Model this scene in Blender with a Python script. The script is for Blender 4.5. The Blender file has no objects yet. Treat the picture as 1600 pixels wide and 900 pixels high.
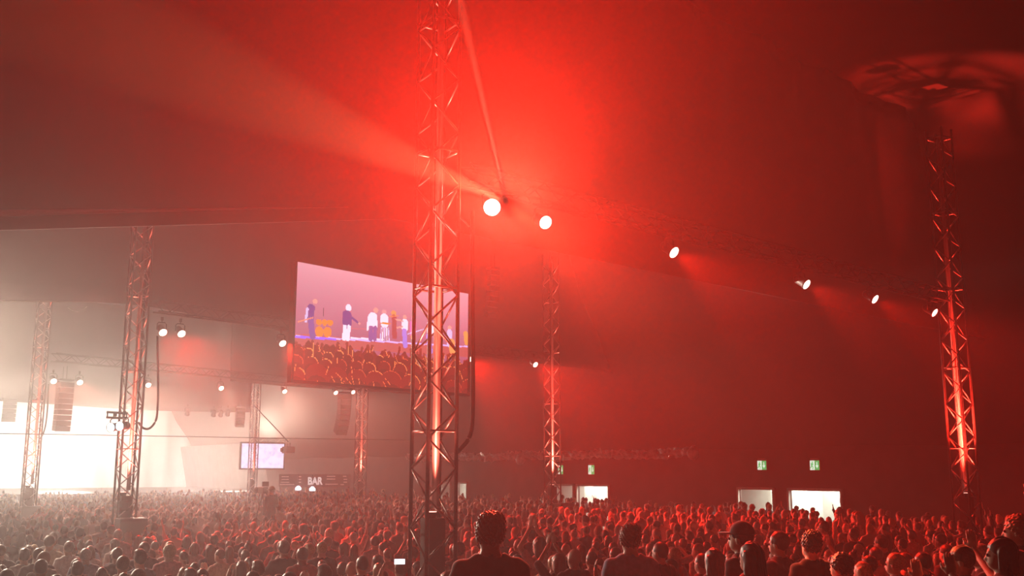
import bpy, bmesh, math, random
import numpy as np
from mathutils import Vector, Matrix

random.seed(7)
RNG = np.random.default_rng(7)
PI = math.pi
scene = bpy.context.scene
COL = scene.collection

# ------------------------------------------------------------------ camera
CAM_Z = 3.1
F = 1600.0
PITCH = math.atan(284.0 / F)
cam_data = bpy.data.cameras.new('camera')
cam_data.sensor_width = 36.0
cam_data.lens = 36.0
cam_data.clip_end = 400
cam = bpy.data.objects.new('camera', cam_data)
COL.objects.link(cam)
cam.location = (0, 0, CAM_Z)
cam.rotation_euler = (PI / 2 + PITCH, 0, 0)
scene.camera = cam

# ------------------------------------------------------------------ view, world
scene.view_settings.view_transform = 'Standard'
scene.view_settings.look = 'None'
scene.view_settings.exposure = -0.14
scene.view_settings.gamma = 1.0
scene.view_settings.use_curve_mapping = False
world = bpy.data.worlds.new('night')
scene.world = world
world.use_nodes = True
world.node_tree.nodes['Background'].inputs[0].default_value = (0.0, 0.0, 0.0, 1)
world.node_tree.nodes['Background'].inputs[1].default_value = 0.0
# thin theatrical haze filling the whole tent
HAZE_DENSITY = 0.0040
HAZE_G = 0.55
_nt = world.node_tree
_vs = _nt.nodes.new('ShaderNodeVolumeScatter')
_vs.inputs['Density'].default_value = HAZE_DENSITY
_vs.inputs['Anisotropy'].default_value = HAZE_G
_vf = _nt.nodes.new('ShaderNodeVolumeScatter')          # the strong forward lobe of fog droplets: glow around lamps
_vf.inputs['Density'].default_value = 0.0004
_vf.inputs['Anisotropy'].default_value = 0.90
_va = _nt.nodes.new('ShaderNodeAddShader')
_nt.links.new(_vs.outputs[0], _va.inputs[0])
_nt.links.new(_vf.outputs[0], _va.inputs[1])
_nt.links.new(_va.outputs[0], _nt.nodes['World Output'].inputs['Volume'])
world.cycles.volume_sampling = 'MULTIPLE_IMPORTANCE'
cy = scene.cycles
cy.max_bounces = 3
cy.diffuse_bounces = 2
cy.glossy_bounces = 1
cy.transmission_bounces = 2
cy.transparent_max_bounces = 4
cy.volume_bounces = 0
cy.sample_clamp_indirect = 3.0
cy.sample_clamp_direct = 30.0
cy.use_denoising = True
cy.caustics_reflective = False
cy.caustics_refractive = False

# ------------------------------------------------------------------ picture -> place
CP, SP = math.cos(PITCH), math.sin(PITCH)
def ray(px, py):
    x = (px - 800) / F; z = (450 - py) / F
    return Vector((x, CP - z * SP, SP + z * CP))
def at(px, py, Y):
    d = ray(px, py)
    return Vector((0, 0, CAM_Z)) + d * (Y / d.y)
def project(p):
    q = Vector(p) - Vector((0, 0, CAM_Z))
    depth = q.y * CP + q.z * SP
    up = -q.y * SP + q.z * CP
    return 800 + F * q.x / depth, 450 - F * up / depth, depth
U = Vector((-0.570, 0.8216, 0))          # along the tent, towards the stage
V = Vector((0.8216, 0.570, 0))           # across the tent, towards the right wall
def uv(u, v, z=0):
    p = U * u + V * v
    return Vector((p.x, p.y, z))
# king-pole towers, found from their place and width in the photograph
TOW = {1: at(678, 700, 15), 2: at(199, 730, 28), 3: at(49, 730, 40), 4: at(863, 730, 42),
       5: at(1506, 730, 27), 6: at(563, 730, 56), 7: at(395, 730, 70)}
for p in TOW.values(): p.z = 0
ROWS = {1: (TOW[1], TOW[5]), 2: (TOW[2], TOW[4]), 3: (TOW[3], TOW[6]),
        4: (TOW[7] - Vector((13.1, 12, 0)), TOW[7])}
def row_pt(r, s, z=0):
    a, b = ROWS[r]
    p = a.lerp(b, s) if 0 <= s <= 1 else a + (b - a) * s
    return Vector((p.x, p.y, z))
def at_row(px, py, r):
    """the point of the row's vertical plane seen at this pixel"""
    a, b = ROWS[r]
    n = Vector((-(b - a).y, (b - a).x, 0)).normalized()
    d = ray(px, py)
    o = Vector((0, 0, CAM_Z))
    k = (a - o).dot(n) / d.dot(n)
    return o + d * k

# ------------------------------------------------------------------ lights
def light_spot(name, loc, direction, power, color, angle, blend=0.3, radius=0.05, parent=None):
    l = bpy.data.lights.new(name, 'SPOT')
    l.energy = power; l.color = color; l.spot_size = math.radians(angle)
    l.spot_blend = blend; l.shadow_soft_size = radius
    o = bpy.data.objects.new(name, l)
    COL.objects.link(o)
    o.location = loc
    o.rotation_euler = Vector(direction).to_track_quat('-Z', 'Y').to_euler()
    if parent is not None:
        o.parent = parent
        o.matrix_parent_inverse = Matrix.Translation(parent.location).inverted()
    return o
def light_area(name, loc, direction, power, color, sx, sy, spread=180):
    l = bpy.data.lights.new(name, 'AREA')
    l.energy = power; l.color = color; l.shape = 'RECTANGLE'; l.size = sx; l.size_y = sy
    l.spread = math.radians(spread)
    o = bpy.data.objects.new(name, l)
    COL.objects.link(o)
    o.location = loc
    o.rotation_euler = Vector(direction).to_track_quat('-Z', 'Y').to_euler()
    return o
RED = (1.0, 0.012, 0.004)
RED_PALE = (1.0, 0.12, 0.075)
WARM = (1.0, 0.80, 0.62)
WHITE = (1.0, 0.93, 0.86)
# stage lighting: white wash inside the stage opening, plus added fill spots
def aim(a, b): return Vector(b) - Vector(a)
rig = light_area('stage_rig', uv(86, 12, 8.6), (0, 0, -1), 10000, WHITE, 22, 38, 150)
rig.rotation_euler = (0, math.radians(-14), math.atan2(U.y, U.x))
for su, sv, pw in [(95, 0, 50000), (95, 10, 50000), (95, 20, 30000)]:
    light_spot('stage_back', uv(su, sv, 4.6), U * -1.0 + V * -0.42 + Vector((0, 0, -0.01)), pw, WARM, 42, 0.9, 0.4)
light_spot('stage_wing_fill', uv(84, 30.3, 5.0), U * -1.0 + V * -0.30 + Vector((0, 0, -0.03)), 46000, WARM, 60, 1.0, 0.4)  # added spot, brightens the haze right of the stage
for sv in (6, 15, 24):
    light_spot('stage_lip_fill', uv(75, sv, 2.3), U * -1.0 + V * -0.55 + Vector((0, 0, 0.08)), 5500, WHITE, 76, 1.0, 0.2)  # added low spots, fog the far crowd from behind
for sv in (0, 9, 18):
    light_spot('crowd_rim_fill', uv(70, sv, 6.7), aim(uv(70, sv, 6.7), uv(20, -3 + sv * 0.2, 1.2)), 24000, WARM, 34, 1.0, 0.15)  # added spots, rim the heads from the stage side
# the blinding red lamp beside the centre tower
KEY = at_row(766, 325, 1) - U * 0.45
light_spot('red_wash', KEY, (-0.25, -1.0, 0.32), 36000, RED, 108, 1.0, 0.12)
light_spot('red_glow', KEY, (0.05, -1.0, -0.25), 8500, (1.0, 0.10, 0.05), 42, 0.8, 0.12)
light_spot('beam_fan', KEY, aim(KEY, at(430, 160, 12.0)), 62000, (1.0, 0.28, 0.12), 12, 0.35, 0.03)
light_spot('beam_thin', KEY, aim(KEY, at(718, 0, 10.2)), 520000, (1.0, 0.18, 0.10), 1.2, 0.5, 0.015)
light_spot('beam_low', KEY, aim(KEY, at(860, 378, 14.3)), 11000, (1.0, 0.10, 0.03), 18, 0.6, 0.03)
# warm lights at the left, out of the picture
light_spot('side_wash', at(-170, 600, 44), (0.10, -1.0, 0.34), 15000, WARM, 90, 1.0, 0.2)
light_spot('side_beam', at(-260, 650, 36), aim(at(-260, 650, 36), at(260, 560, 30)), 300000, WARM, 6, 0.8, 0.05)

# ------------------------------------------------------------------ materials
MATS = {}
def mat(name, color, rough=0.6, metal=0.0, emit=None, strength=0.0, var=0.12, scale=9.0, bump=0.0, sampled=False, spec=0.4, sheen=0.0):
    if name in MATS: return MATS[name]
    m = bpy.data.materials.new(name); m.use_nodes = True
    nt = m.node_tree; b = nt.nodes['Principled BSDF']
    b.inputs['Roughness'].default_value = rough
    b.inputs['Metallic'].default_value = metal
    b.inputs['Specular IOR Level'].default_value = spec
    if sheen:
        b.inputs['Sheen Weight'].default_value = sheen; b.inputs['Sheen Roughness'].default_value = 0.35
    tc = nt.nodes.new('ShaderNodeTexCoord')
    nz = nt.nodes.new('ShaderNodeTexNoise'); nz.inputs['Scale'].default_value = scale
    nz.inputs['Detail'].default_value = 3
    nt.links.new(tc.outputs['Object'], nz.inputs['Vector'])
    rp = nt.nodes.new('ShaderNodeValToRGB')
    c = np.array(color[:3])
    rp.color_ramp.elements[0].position = 0.3; rp.color_ramp.elements[1].position = 0.7
    rp.color_ramp.elements[0].color = (*np.clip(c * (1 - var), 0, 1), 1)
    rp.color_ramp.elements[1].color = (*np.clip(c * (1 + var), 0, 1), 1)
    nt.links.new(nz.outputs['Fac'], rp.inputs['Fac'])
    nt.links.new(rp.outputs['Color'], b.inputs['Base Color'])
    if bump:
        bp = nt.nodes.new('ShaderNodeBump'); bp.inputs['Strength'].default_value = bump
        nt.links.new(nz.outputs['Fac'], bp.inputs['Height'])
        nt.links.new(bp.outputs['Normal'], b.inputs['Normal'])
    if emit is not None:
        b.inputs['Emission Color'].default_value = (*emit, 1)
        b.inputs['Emission Strength'].default_value = strength
        if not sampled: m.cycles.emission_sampling = 'NONE'
    MATS[name] = m
    return m
M_FLOOR = mat('dark_floor', (0.05, 0.045, 0.04), 0.8, scale=3)
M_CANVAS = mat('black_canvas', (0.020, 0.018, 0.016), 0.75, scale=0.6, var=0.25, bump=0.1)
M_CANVAS_L = mat('lit_canvas', (0.10, 0.09, 0.08), 0.7, scale=0.8, var=0.2, bump=0.1)  # paler canvas colour standing in for stage light on the valance edges
M_WALL = mat('dark_wall_cloth', (0.05, 0.04, 0.035), 0.8, scale=1.2, var=0.2)
M_ALU = mat('aluminium', (0.34, 0.33, 0.32), 0.34, 0.6, scale=20, var=0.08)
M_CHORD = mat('shaded_chord', (0.075, 0.072, 0.07), 0.45, 0.5, scale=20, var=0.15)  # aluminium darkened in colour to stand in for shade on upright chords
M_STEEL = mat('steel_mast', (0.30, 0.28, 0.27), 0.45, 0.4, scale=6, var=0.1)
M_BLACK = mat('black_paint', (0.018, 0.018, 0.018), 0.55, scale=12)
M_BLACKM = mat('black_metal', (0.010, 0.010, 0.010), 0.85, 0.0, scale=12)
M_RUBBER = mat('cable_rubber', (0.02, 0.02, 0.02), 0.6)
M_SILVER = mat('crumpled_silver', (0.55, 0.5, 0.47), 0.35, 0.5, scale=4, var=0.3, bump=0.3)
M_WHITEW = mat('foyer_white', (0.78, 0.78, 0.70), 0.7, scale=2, var=0.05)
M_FRAMEW = mat('door_frame_paint', (0.5, 0.45, 0.40), 0.5)
M_LENS_R = mat('lens_red', (0.9, 0.7, 0.65), 0.2, emit=(1.0, 0.62, 0.50), strength=5.0)
M_LENS_KEY = mat('lens_key', (1, 1, 1), 0.2, emit=(1.0, 0.80, 0.66), strength=60.0)
M_LENS_W = mat('lens_white', (0.9, 0.95, 1.0), 0.2, emit=(0.78, 0.93, 1.0), strength=6.0)
M_UP = mat('lens_uplight', (0.9, 0.6, 0.6), 0.3, emit=(1.0, 0.45, 0.35), strength=4.0)

# ------------------------------------------------------------------ small mesh helpers
def link(name, me, parent=None, loc=None, m=None, kind=None, label=None):
    o = bpy.data.objects.new(name, me)
    COL.objects.link(o)
    if loc is not None: o.location = loc
    if parent is not None: o.parent = parent
    if m is not None and me is not None and len(me.materials) == 0: me.materials.append(m)
    if kind: o['kind'] = kind
    if label: o['label'] = label
    return o
def thing(name, label, cat, loc=(0, 0, 0), rotz=0.0, group=None):
    o = bpy.data.objects.new(name, None); COL.objects.link(o)
    o.empty_display_size = 0.2
    o.location = loc; o.rotation_euler = (0, 0, rotz)
    o['label'] = label; o['category'] = cat
    if group: o['group'] = group
    return o
def tag(o, label, cat, group=None):
    o['label'] = label; o['category'] = cat
    if group: o['group'] = group
    return o
def structure(name, me, m, label=None, parent=None):
    o = link(name, me, parent, m=m, kind='structure')
    if label: o['label'] = label
    return o
def mesh_py(name, verts, faces, smooth=False):
    me = bpy.data.meshes.new(name)
    me.from_pydata([tuple(v) for v in verts], [], faces)
    if smooth: me.polygons.foreach_set('use_smooth', [True] * len(me.polygons))
    me.update()
    return me
class MB:
    def __init__(s): s.v = []; s.f = []
    def add(s, vs, fs):
        n = len(s.v); s.v += [tuple(v) for v in vs]; s.f += [tuple(i + n for i in f) for f in fs]; return s
    def box(s, c, size, rz=0.0, mtx=None):
        hx, hy, hz = size[0] / 2, size[1] / 2, size[2] / 2
        M = mtx if mtx is not None else Matrix.Rotation(rz, 3, 'Z')
        vs = [Vector(c) + M @ Vector((x * hx, y * hy, z * hz)) for z in (-1, 1) for x, y in ((-1, -1), (1, -1), (1, 1), (-1, 1))]
        return s.add(vs, [(3, 2, 1, 0), (4, 5, 6, 7), (0, 1, 5, 4), (1, 2, 6, 5), (2, 3, 7, 6), (3, 0, 4, 7)])
    def tube(s, pts, r, n=8, caps=True):
        pts = [Vector(p) for p in pts]; rs = r if isinstance(r, (list, tuple)) else [r] * len(pts)
        rings = []
        for i, p in enumerate(pts):
            t = (pts[min(i + 1, len(pts) - 1)] - pts[max(i - 1, 0)]).normalized()
            a = Vector((0, 0, 1)) if abs(t.z) < 0.9 else Vector((1, 0, 0))
            e1 = t.cross(a).normalized(); e2 = t.cross(e1)
            rings.append([p + (e1 * math.cos(2 * PI * k / n) + e2 * math.sin(2 * PI * k / n)) * rs[i] for k in range(n)])
        vs = [v for rg in rings for v in rg]; fs = []
        for i in range(len(pts) - 1):
            for k in range(n):
                a, b = i * n + k, i * n + (k + 1) % n
                fs.append((a, a + n, b + n, b))
        if caps:
            fs.append(tuple(range(n))); fs.append(tuple(reversed(range((len(pts) - 1) * n, len(pts) * n))))
        return s.add(vs, fs)
    def lathe(s, prof, n=16, mtx=Matrix.Identity(4)):
        """prof: (radius, z) pairs about Z"""
        vs = [mtx @ Vector((r * math.cos(2 * PI * k / n), r * math.sin(2 * PI * k / n), z)) for r, z in prof for k in range(n)]
        fs = []
        for i in range(len(prof) - 1):
            for k in range(n):
                a, b = i * n + k, i * n + (k + 1) % n
                fs.append((a, b, b + n, a + n))
        fs.append(tuple(reversed(range(n)))); fs.append(tuple(range((len(prof) - 1) * n, len(prof) * n)))
        return s.add(vs, fs)
    def mesh(s, name, smooth=False):
        me = mesh_py(name, s.v, s.f, smooth)
        bm = bmesh.new(); bm.from_mesh(me); bmesh.ops.recalc_face_normals(bm, faces=bm.faces); bm.to_mesh(me); bm.free()
        return me
    def build(s, name, m, parent=None, loc=None, smooth=False, **kw):
        return link(name, s.mesh(name, smooth), parent, loc, m, **kw)
def bevel_box(size, r=0.01):
    bm = bmesh.new(); bmesh.ops.create_cube(bm, size=1)
    bmesh.ops.scale(bm, vec=size, verts=bm.verts)
    bmesh.ops.bevel(bm, geom=list(bm.edges), offset=r, segments=1, affect='EDGES')
    me = bpy.data.meshes.new('box'); bm.to_mesh(me); bm.free(); return me
def grid_mesh(name, P, smooth=True):
    """P: array [ni][nj] of points"""
    ni, nj = len(P), len(P[0])
    vs = [p for r in P for p in r]
    fs = [(i * nj + j, (i + 1) * nj + j, (i + 1) * nj + j + 1, i * nj + j + 1) for i in range(ni - 1) for j in range(nj - 1)]
    return mesh_py(name, vs, fs, smooth)

# ================================================================== THE TENT
WALL_V = 32.3
U0, U1, VL = -14.0, 104.0, -34.0
ROOF = 13.6
def roof_z(v):
    e = 4.0
    if v > 26.6: return ROOF + (e - ROOF) * min(1, (v - 26.6) / (WALL_V - 26.6)) ** 0.85
    return ROOF
structure('floor', mesh_py('floor', [uv(U0, VL), uv(U0, WALL_V + 5), uv(U1, WALL_V + 5), uv(U1, VL)], [(0, 1, 2, 3)]), M_FLOOR,
          'dark trampled floor under the crowd')
# roof
P = []
for v in list(np.linspace(VL, 26.6, 16)) + list(np.linspace(27.0, WALL_V, 10)):
    P.append([uv(u, v, roof_z(v) - 0.35 * math.sin(u * 0.39) ** 2 * (1 if v < 24 else 0.3)) for u in np.linspace(U0, U1, 60)])
structure('ceiling', grid_mesh('ceiling', P), M_CANVAS, 'dark canvas roof of the big top')
# ---- right wall with its lit doorways
def wall_hit(px, py, v=WALL_V):
    d = ray(px, py); o = Vector((0, 0, CAM_Z))
    return o + d * ((v - o.dot(V)) / d.dot(V))
def u_of(p): return p.dot(U)
doors = []      # (u near, u far, top)
for a, b, y in [(1155, 1208, 765), (1234, 1314, 766.5), (903, 951, 762), (868, 896, 762), (716, 730, 760), (688, 704, 760)]:
    pa, pb = wall_hit(a, y), wall_hit(b, y)
    doors.append((min(u_of(pa), u_of(pb)), max(u_of(pa), u_of(pb)), 2.30))
doors.sort()
w = MB()
def wall_panel(u0, u1, z0, z1): w.box(uv((u0 + u1) / 2, WALL_V + 0.06, (z0 + z1) / 2), (u1 - u0, 0.10, z1 - z0), math.atan2(U.y, U.x))
cur = U0
for (a, b, top) in doors:
    wall_panel(cur, a, 0, 4.1); wall_panel(a, b, top, 4.1); cur = b
wall_panel(cur, U1, 0, 4.1)
wall_r = w.build('wall_right', M_WALL, kind='structure'); wall_r['label'] = 'dark cloth side wall of the tent with doorways'
for n, (a, b, top) in enumerate(doors):
    d = bpy.data.objects.new('door_%d' % (n + 1), None); COL.objects.link(d); d['kind'] = 'structure'
    d.location = uv((a + b) / 2, WALL_V, 0); d.rotation_euler = (0, 0, math.atan2(V.y, V.x) - PI / 2)
    wd = b - a
    # local: x runs against u, y runs outwards (v)
    for sx in (-1, 1):
        MB().box((sx * (wd / 2 + 0.04), 0.02, top / 2), (0.08, 0.2, top)).build('door_jamb', M_FRAMEW, d)
    MB().box((0, 0.02, top + 0.05), (wd + 0.16, 0.2, 0.10)).build('door_head', M_FRAMEW, d)
    # leaf folded open inside the lit foyer
    lf = MB().box((-wd * 0.25, 1.9, top / 2 - 0.02), (wd * 0.5, 0.05, top - 0.06), -0.1)
    lf.build('door_leaf', M_WHITEW, d)
structure('foyer_wall', mesh_py('foyer_wall', [uv(15, WALL_V + 2.6, 0), uv(80, WALL_V + 2.6, 0), uv(80, WALL_V + 2.6, 3.4), uv(15, WALL_V + 2.6, 3.4)], [(0, 1, 2, 3)]), M_WHITEW)
structure('foyer_ceiling', mesh_py('foyer_ceiling', [uv(15, WALL_V + 2.6, 3.2), uv(80, WALL_V + 2.6, 3.2), uv(80, WALL_V + 0.12, 3.2), uv(15, WALL_V + 0.12, 3.2)], [(0, 1, 2, 3)]), M_WHITEW)
fm = (doors[0][0] + doors[-1][1]) / 2
for a, b, top in doors:
    light_area('foyer_lamp', uv((a + b) / 2, WALL_V + 1.5, 3.1), (0, 0, -1), 210, (0.95, 1.0, 0.86), 2.2, 0.5)
# crumpled silver strip at the foot of the roof, with gathered bundles of cloth
P = []
us = np.linspace(u_of(wall_hit(1090, 704)), u_of(wall_hit(640, 716)), 160)
for i, u in enumerate(us):
    rowp = []
    for j in range(6):
        rowp.append(uv(u, WALL_V - 0.10 - 0.10 * math.sin(j / 5 * PI) - 0.16 * RNG.random(), 3.70 + j * 0.085 + 0.04 * RNG.normal() + 0.12 * math.sin((i % 40) / 40 * PI) * -1))
    P.append(rowp)
o = link('eave_flap', grid_mesh('eave_flap', P, False), m=M_SILVER)
tag(o, 'crumpled silvery plastic flap along the eaves above the doors', 'flap')
for px, py, lab in [(813, 718, 'gathered cloth bundle hanging from the eaves left of the slim tower'), (1083, 708, 'gathered cloth bundle at the right end of the silver eaves flap')]:
    c = wall_hit(px, py, WALL_V - 0.3)
    prof = [(0.02, 0.34), (0.06, 0.26), (0.2, 0.14), (0.27, 0.0), (0.24, -0.14), (0.14, -0.26), (0.03, -0.30)]
    b = MB().lathe(prof, 14); b.v = [(x * (1 + .12 * RNG.normal()), y * .7, z) for x, y, z in b.v]
    tag(b.build('cloth_bundle', M_SILVER, loc=c, smooth=True), lab, 'cloth bundle')
# other walls
for nm, pts in (('wall_left', [uv(U0, VL), uv(U1, VL), uv(U1, VL, 14), uv(U0, VL, 14)]),
                ('wall_back', [uv(U0, VL), uv(U0, WALL_V), uv(U0, WALL_V, 14), uv(U0, VL, 14)]),
                ('wall_stage_end', [uv(U1, VL), uv(U1, WALL_V), uv(U1, WALL_V, 14), uv(U1, VL, 14)])):
    structure(nm, mesh_py(nm, pts, [(0, 1, 2, 3)]), M_WALL)

# ---- canvas drops behind each row of poles
def drop(name, row, s0, s1, zfun, label, m=M_CANVAS, back=0.55):
    a, b = ROWS[row]; n = int(abs(s1 - s0) * 40) + 2
    P = []
    for s in np.linspace(s0, s1, n):
        base = row_pt(row, s) + U * back
        zt = max(roof_z(base.dot(V)) - 0.02, zfun(s) + 0.4)
        col = []
        for k in range(14):
            f = k / 13
            z = zfun(s) + (zt - zfun(s)) * f
            wob = 0.10 * math.sin(s * 31 + f * 4) + 0.06 * math.sin(s * 77 - f * 6)
            fold = -0.16 * (1 - f) ** 8
            col.append(Vector((base.x, base.y, z)) + U * (wob * f + fold))
        P.append(col)
    me = grid_mesh(name, P)
    o = structure(name, me, m, label)
    sol = o.modifiers.new('thickness', 'SOLIDIFY'); sol.thickness = 0.04
    return o
drop('trim_1', 1, -0.75, 1.42, lambda s: 7.10 + (min(0, s) * 3.4 if s < 0 else 0.0) + 0.0, 'dark canvas valance across the first row of towers', back=1.5)
drop('trim_2', 2, -0.9, 1.30, lambda s: 7.42 + 0.25 * math.exp(-(s * 6) ** 2) - (0.9 * -s if s < 0 else 0), 'dark canvas valance across the second row of towers')
drop('trim_3', 3, 0.52, 1.30, lambda s: 7.25 + 0.4 * max(0, s - 0.7), 'dark canvas valance across the third row of towers')
drop('trim_4', 4, -1.6, 1.0, lambda s: 6.95 + 0.1 * math.cos(s * 5), 'black canvas header above the stage opening', back=0.9)
# stage light on the valance edges, put into a paler tapering roll
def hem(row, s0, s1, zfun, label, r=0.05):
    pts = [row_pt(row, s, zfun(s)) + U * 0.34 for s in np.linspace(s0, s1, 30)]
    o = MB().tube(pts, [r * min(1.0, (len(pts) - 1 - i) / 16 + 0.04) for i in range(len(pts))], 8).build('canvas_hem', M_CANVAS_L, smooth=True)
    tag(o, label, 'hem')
hem(1, -0.75, -0.08, lambda s: 7.10 + min(0, s) * 3.4, 'hem of the nearest roof valance at upper left, coloured pale as if lit')
hem(2, -0.9, -0.05, lambda s: 7.67 - 0.9 * -s - 0.25 * (1 - math.exp(-(s * 6) ** 2)), 'hem of the second valance left of the twin-lamp tower, coloured pale as if lit')

# ---- stage
STG = []
o = structure('stage_floor', MB().box(uv(88, 9, 0.75), (26, 44, 1.5), math.atan2(U.y, U.x)).mesh('stage_floor'), M_BLACK, 'raised black stage deck at far left')
M_CYC = mat('fill_backdrop_cloth', (0.75, 0.72, 0.68), 0.8, scale=0.5, var=0.06)  # pale reflecting cloth added so the stage opening turns white
P = [[uv(99 + 0.25 * math.sin(v * 3), v, z) for z in np.linspace(1.5, 12.6, 8)] for v in np.linspace(-20, 31.5, 90)]
bd = link('stage_fill_backdrop', grid_mesh('stage_fill_backdrop', P), m=M_CYC)
tag(bd, 'huge added backdrop that whitens the stage opening', 'backdrop')
P = [[uv(u, 31.4 - 1.1 * f + 0.15 * math.sin(u * 4), 0.05 + f * 5.2) for f in np.linspace(0, 1, 6)] for u in np.linspace(78, 98.6, 60)]
wd_ = link('stage_fill_drape', grid_mesh('stage_fill_drape', P), m=mat('grey_drape', (0.22, 0.20, 0.19), 0.85, scale=1, var=0.1))  # added cloth, continues the white of the stage opening
tag(wd_, 'added drape that carries the stage whiteness to the right', 'drape')

# ================================================================== TOWERS
S = 0.235                      # half side of the square truss
CH_R, DG_R = 0.030, 0.016
STEP = 0.42
unit_diag = MB().tube([(0, 0, 0), (0, 0, math.hypot(2 * S, STEP))], DG_R, 6).mesh('diagonal', True); unit_diag.materials.append(M_ALU)
unit_bar = MB().tube([(0, 0, 0), (0, 0, 2 * S)], DG_R * 1.1, 6).mesh('cross_bar', True); unit_bar.materials.append(M_ALU)
def unit_between(me, name, a, b, parent):
    o = bpy.data.objects.new(name, me); COL.objects.link(o); o.parent = parent
    o.location = a; o.rotation_euler = (Vector(b) - Vector(a)).to_track_quat('Z', 'X').to_euler()
    return o
def tower(k, top, label, z_low=0.05, mast_top=None, up=400, up_z=2.42, ang=40, pin=22000, pin_ang=10):
    t = thing('truss_tower', label, 'tower', TOW[k], math.atan2(V.y, V.x), 'king pole towers of the tent')
    cor = [(-S, -S), (S, -S), (S, S), (-S, S)]
    for x, y in cor:
        c = MB().tube([(x, y, 0.03), (x, y, top)], CH_R, 10)
        c.build('chord', M_CHORD, t, smooth=True)
    n = int((top - 0.1) / STEP)
    z0 = 0.18
    for i in range(n - 1):
        za, zb = z0 + i * STEP, z0 + (i + 1) * STEP
        if zb < z_low: continue
        for f in range(4):
            A, B = cor[f], cor[(f + 1) % 4]
            if f % 2: A, B = B, A
            if i % 2: A, B = B, A
            unit_between(unit_diag, 'diagonal', (A[0], A[1], za), (B[0], B[1], zb), t)
    for z in np.arange(1.55, top, 2.1):
        for f in range(4):
            A, B = cor[f], cor[(f + 1) % 4]
            unit_between(unit_bar, 'cross_bar', (A[0], A[1], z), (B[0], B[1], z), t)
    MB().box((0, 0, 0.02), (0.8, 0.8, 0.04)).build('base_plate', M_BLACKM, t)
    # inner steel mast and the lamp that lights the tower from inside
    mt = mast_top or top - 0.3
    mx = 0.085
    MB().lathe([(0.055, up_z + 0.14), (0.055, mt - 0.04), (0.03, mt)], 14, Matrix.Translation((mx, mx, 0))).build('mast_tube', M_STEEL, t, smooth=True)
    ub = MB().box((0, 0, up_z - 0.55), (0.26, 0.26, 1.1)).build('mast_foot', M_BLACK, t)
    lamp = MB().lathe([(0.07, up_z), (0.09, up_z + 0.05), (0.09, up_z + 0.09)], 14, Matrix.Translation((-mx, -mx, 0))).build('uplight', M_BLACKM, t, smooth=True)
    lens = MB().lathe([(0.08, up_z + 0.09), (0.08, up_z + 0.095)], 14, Matrix.Translation((-mx, -mx, 0))).build('lens', M_UP, lamp)
    c = TOW[k] + U * 0.0
    off = Matrix.Rotation(math.atan2(V.y, V.x), 3, 'Z') @ Vector((-mx, -mx, 0))
    light_spot('uplight_beam', TOW[k] + off + Vector((0, 0, up_z + 0.12)), (0.02, -0.02, 1), up * 6, RED_PALE, ang, 0.6, 0.05)
    light_spot('uplight_core', TOW[k] + off + Vector((0, 0, up_z + 0.12)), (0.0, 0.0, 1), pin, RED if pin_ang > 20 else RED_PALE, pin_ang, 0.7, 0.05)
    return t
tower(1, 13.0, 'nearest truss tower standing in the centre of the crowd', up=130)
tower(2, 11.6, 'truss tower with twin white spotlights at left of the crowd', up=420)
tower(3, 10.8, 'truss tower at the far left edge in front of the bright stage', up=380)
tower(4, 12.0, 'slim truss tower in front of the silver eaves flap right of centre', up=420)
tower(5, 12.3, 'truss tower at the right edge glowing red from inside', up=1100, mast_top=12.1, ang=30, pin=34000, pin_ang=32)
tower(6, 9.0, 'distant truss tower beside the hanging speaker column under the screen', up=300, pin=9000)
tower(7, 9.0, 'farthest slim truss tower at the right edge of the stage', up=100, pin=4000)

# ---- horizontal lighting trusses between the towers
def hor_truss(row, s0, s1, z, label):
    a, b = row_pt(row, s0, z), row_pt(row, s1, z)
    d = (b - a); L = d.length; ang = math.atan2(d.y, d.x)
    t = thing('lighting_truss', label, 'truss', a, ang, 'overhead lighting trusses')
    t.location = (a.x, a.y, z)
    h = 0.15
    for y in (-h, h):
        for zz in (-h, h):
            MB().tube([(0, y, zz), (L, y, zz)], 0.022, 8).build('chord', M_BLACKM, t, smooth=True)
    n = int(L / 0.4)
    m = MB()
    for i in range(n):
        x0, x1 = i * L / n, (i + 1) * L / n
        for y in (-h, h):
            m.tube([(x0, y, -h if i % 2 else h), (x1, y, h if i % 2 else -h)], 0.011, 5, False)
        for zz in (-h, h):
            m.tube([(x0, -h if i % 2 else h, zz), (x1, h if i % 2 else -h, zz)], 0.011, 5, False)
    lo = m.build('lacing', M_BLACKM, t); lo['kind'] = 'stuff'
    return t
hor_truss(1, 0.03, 0.975, 7.62, 'dark lighting truss from the centre tower to the right tower')
hor_truss(2, 0.03, 0.98, 7.62, 'dark lighting truss carrying the video screen')
hor_truss(3, 0.03, 0.98, 7.50, 'dark lighting truss above the distant speaker columns')

# ================================================================== LAMPS
can_prof = [(0.05, -0.36), (0.085, -0.33), (0.10, -0.28), (0.10, -0.08), (0.115, -0.06), (0.125, 0.0), (0.118, 0.0), (0.11, -0.03)]
ME_CAN = MB().lathe(can_prof, 18).mesh('housing', True); ME_CAN.materials.append(M_BLACK)
ME_LENS = MB().lathe([(0.112, -0.012), (0.09, -0.004), (0.04, 0.0)], 18).mesh('lens', True)
ME_CLAMP = MB().box((0, 0, 0.05), (0.06, 0.05, 0.10)).tube([(0, 0, -0.06), (0, 0, 0.02)], 0.012, 6).mesh('clamp'); ME_CLAMP.materials.append(M_BLACKM)
def yoke_mesh():
    m = MB(); pts = [(0.135, 0, 0), (0.135, 0, 0.17), (0.09, 0, 0.215), (-0.09, 0, 0.215), (-0.135, 0, 0.17), (-0.135, 0, 0)]
    m.tube(pts, 0.014, 6); return m.mesh('yoke', True)
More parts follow.
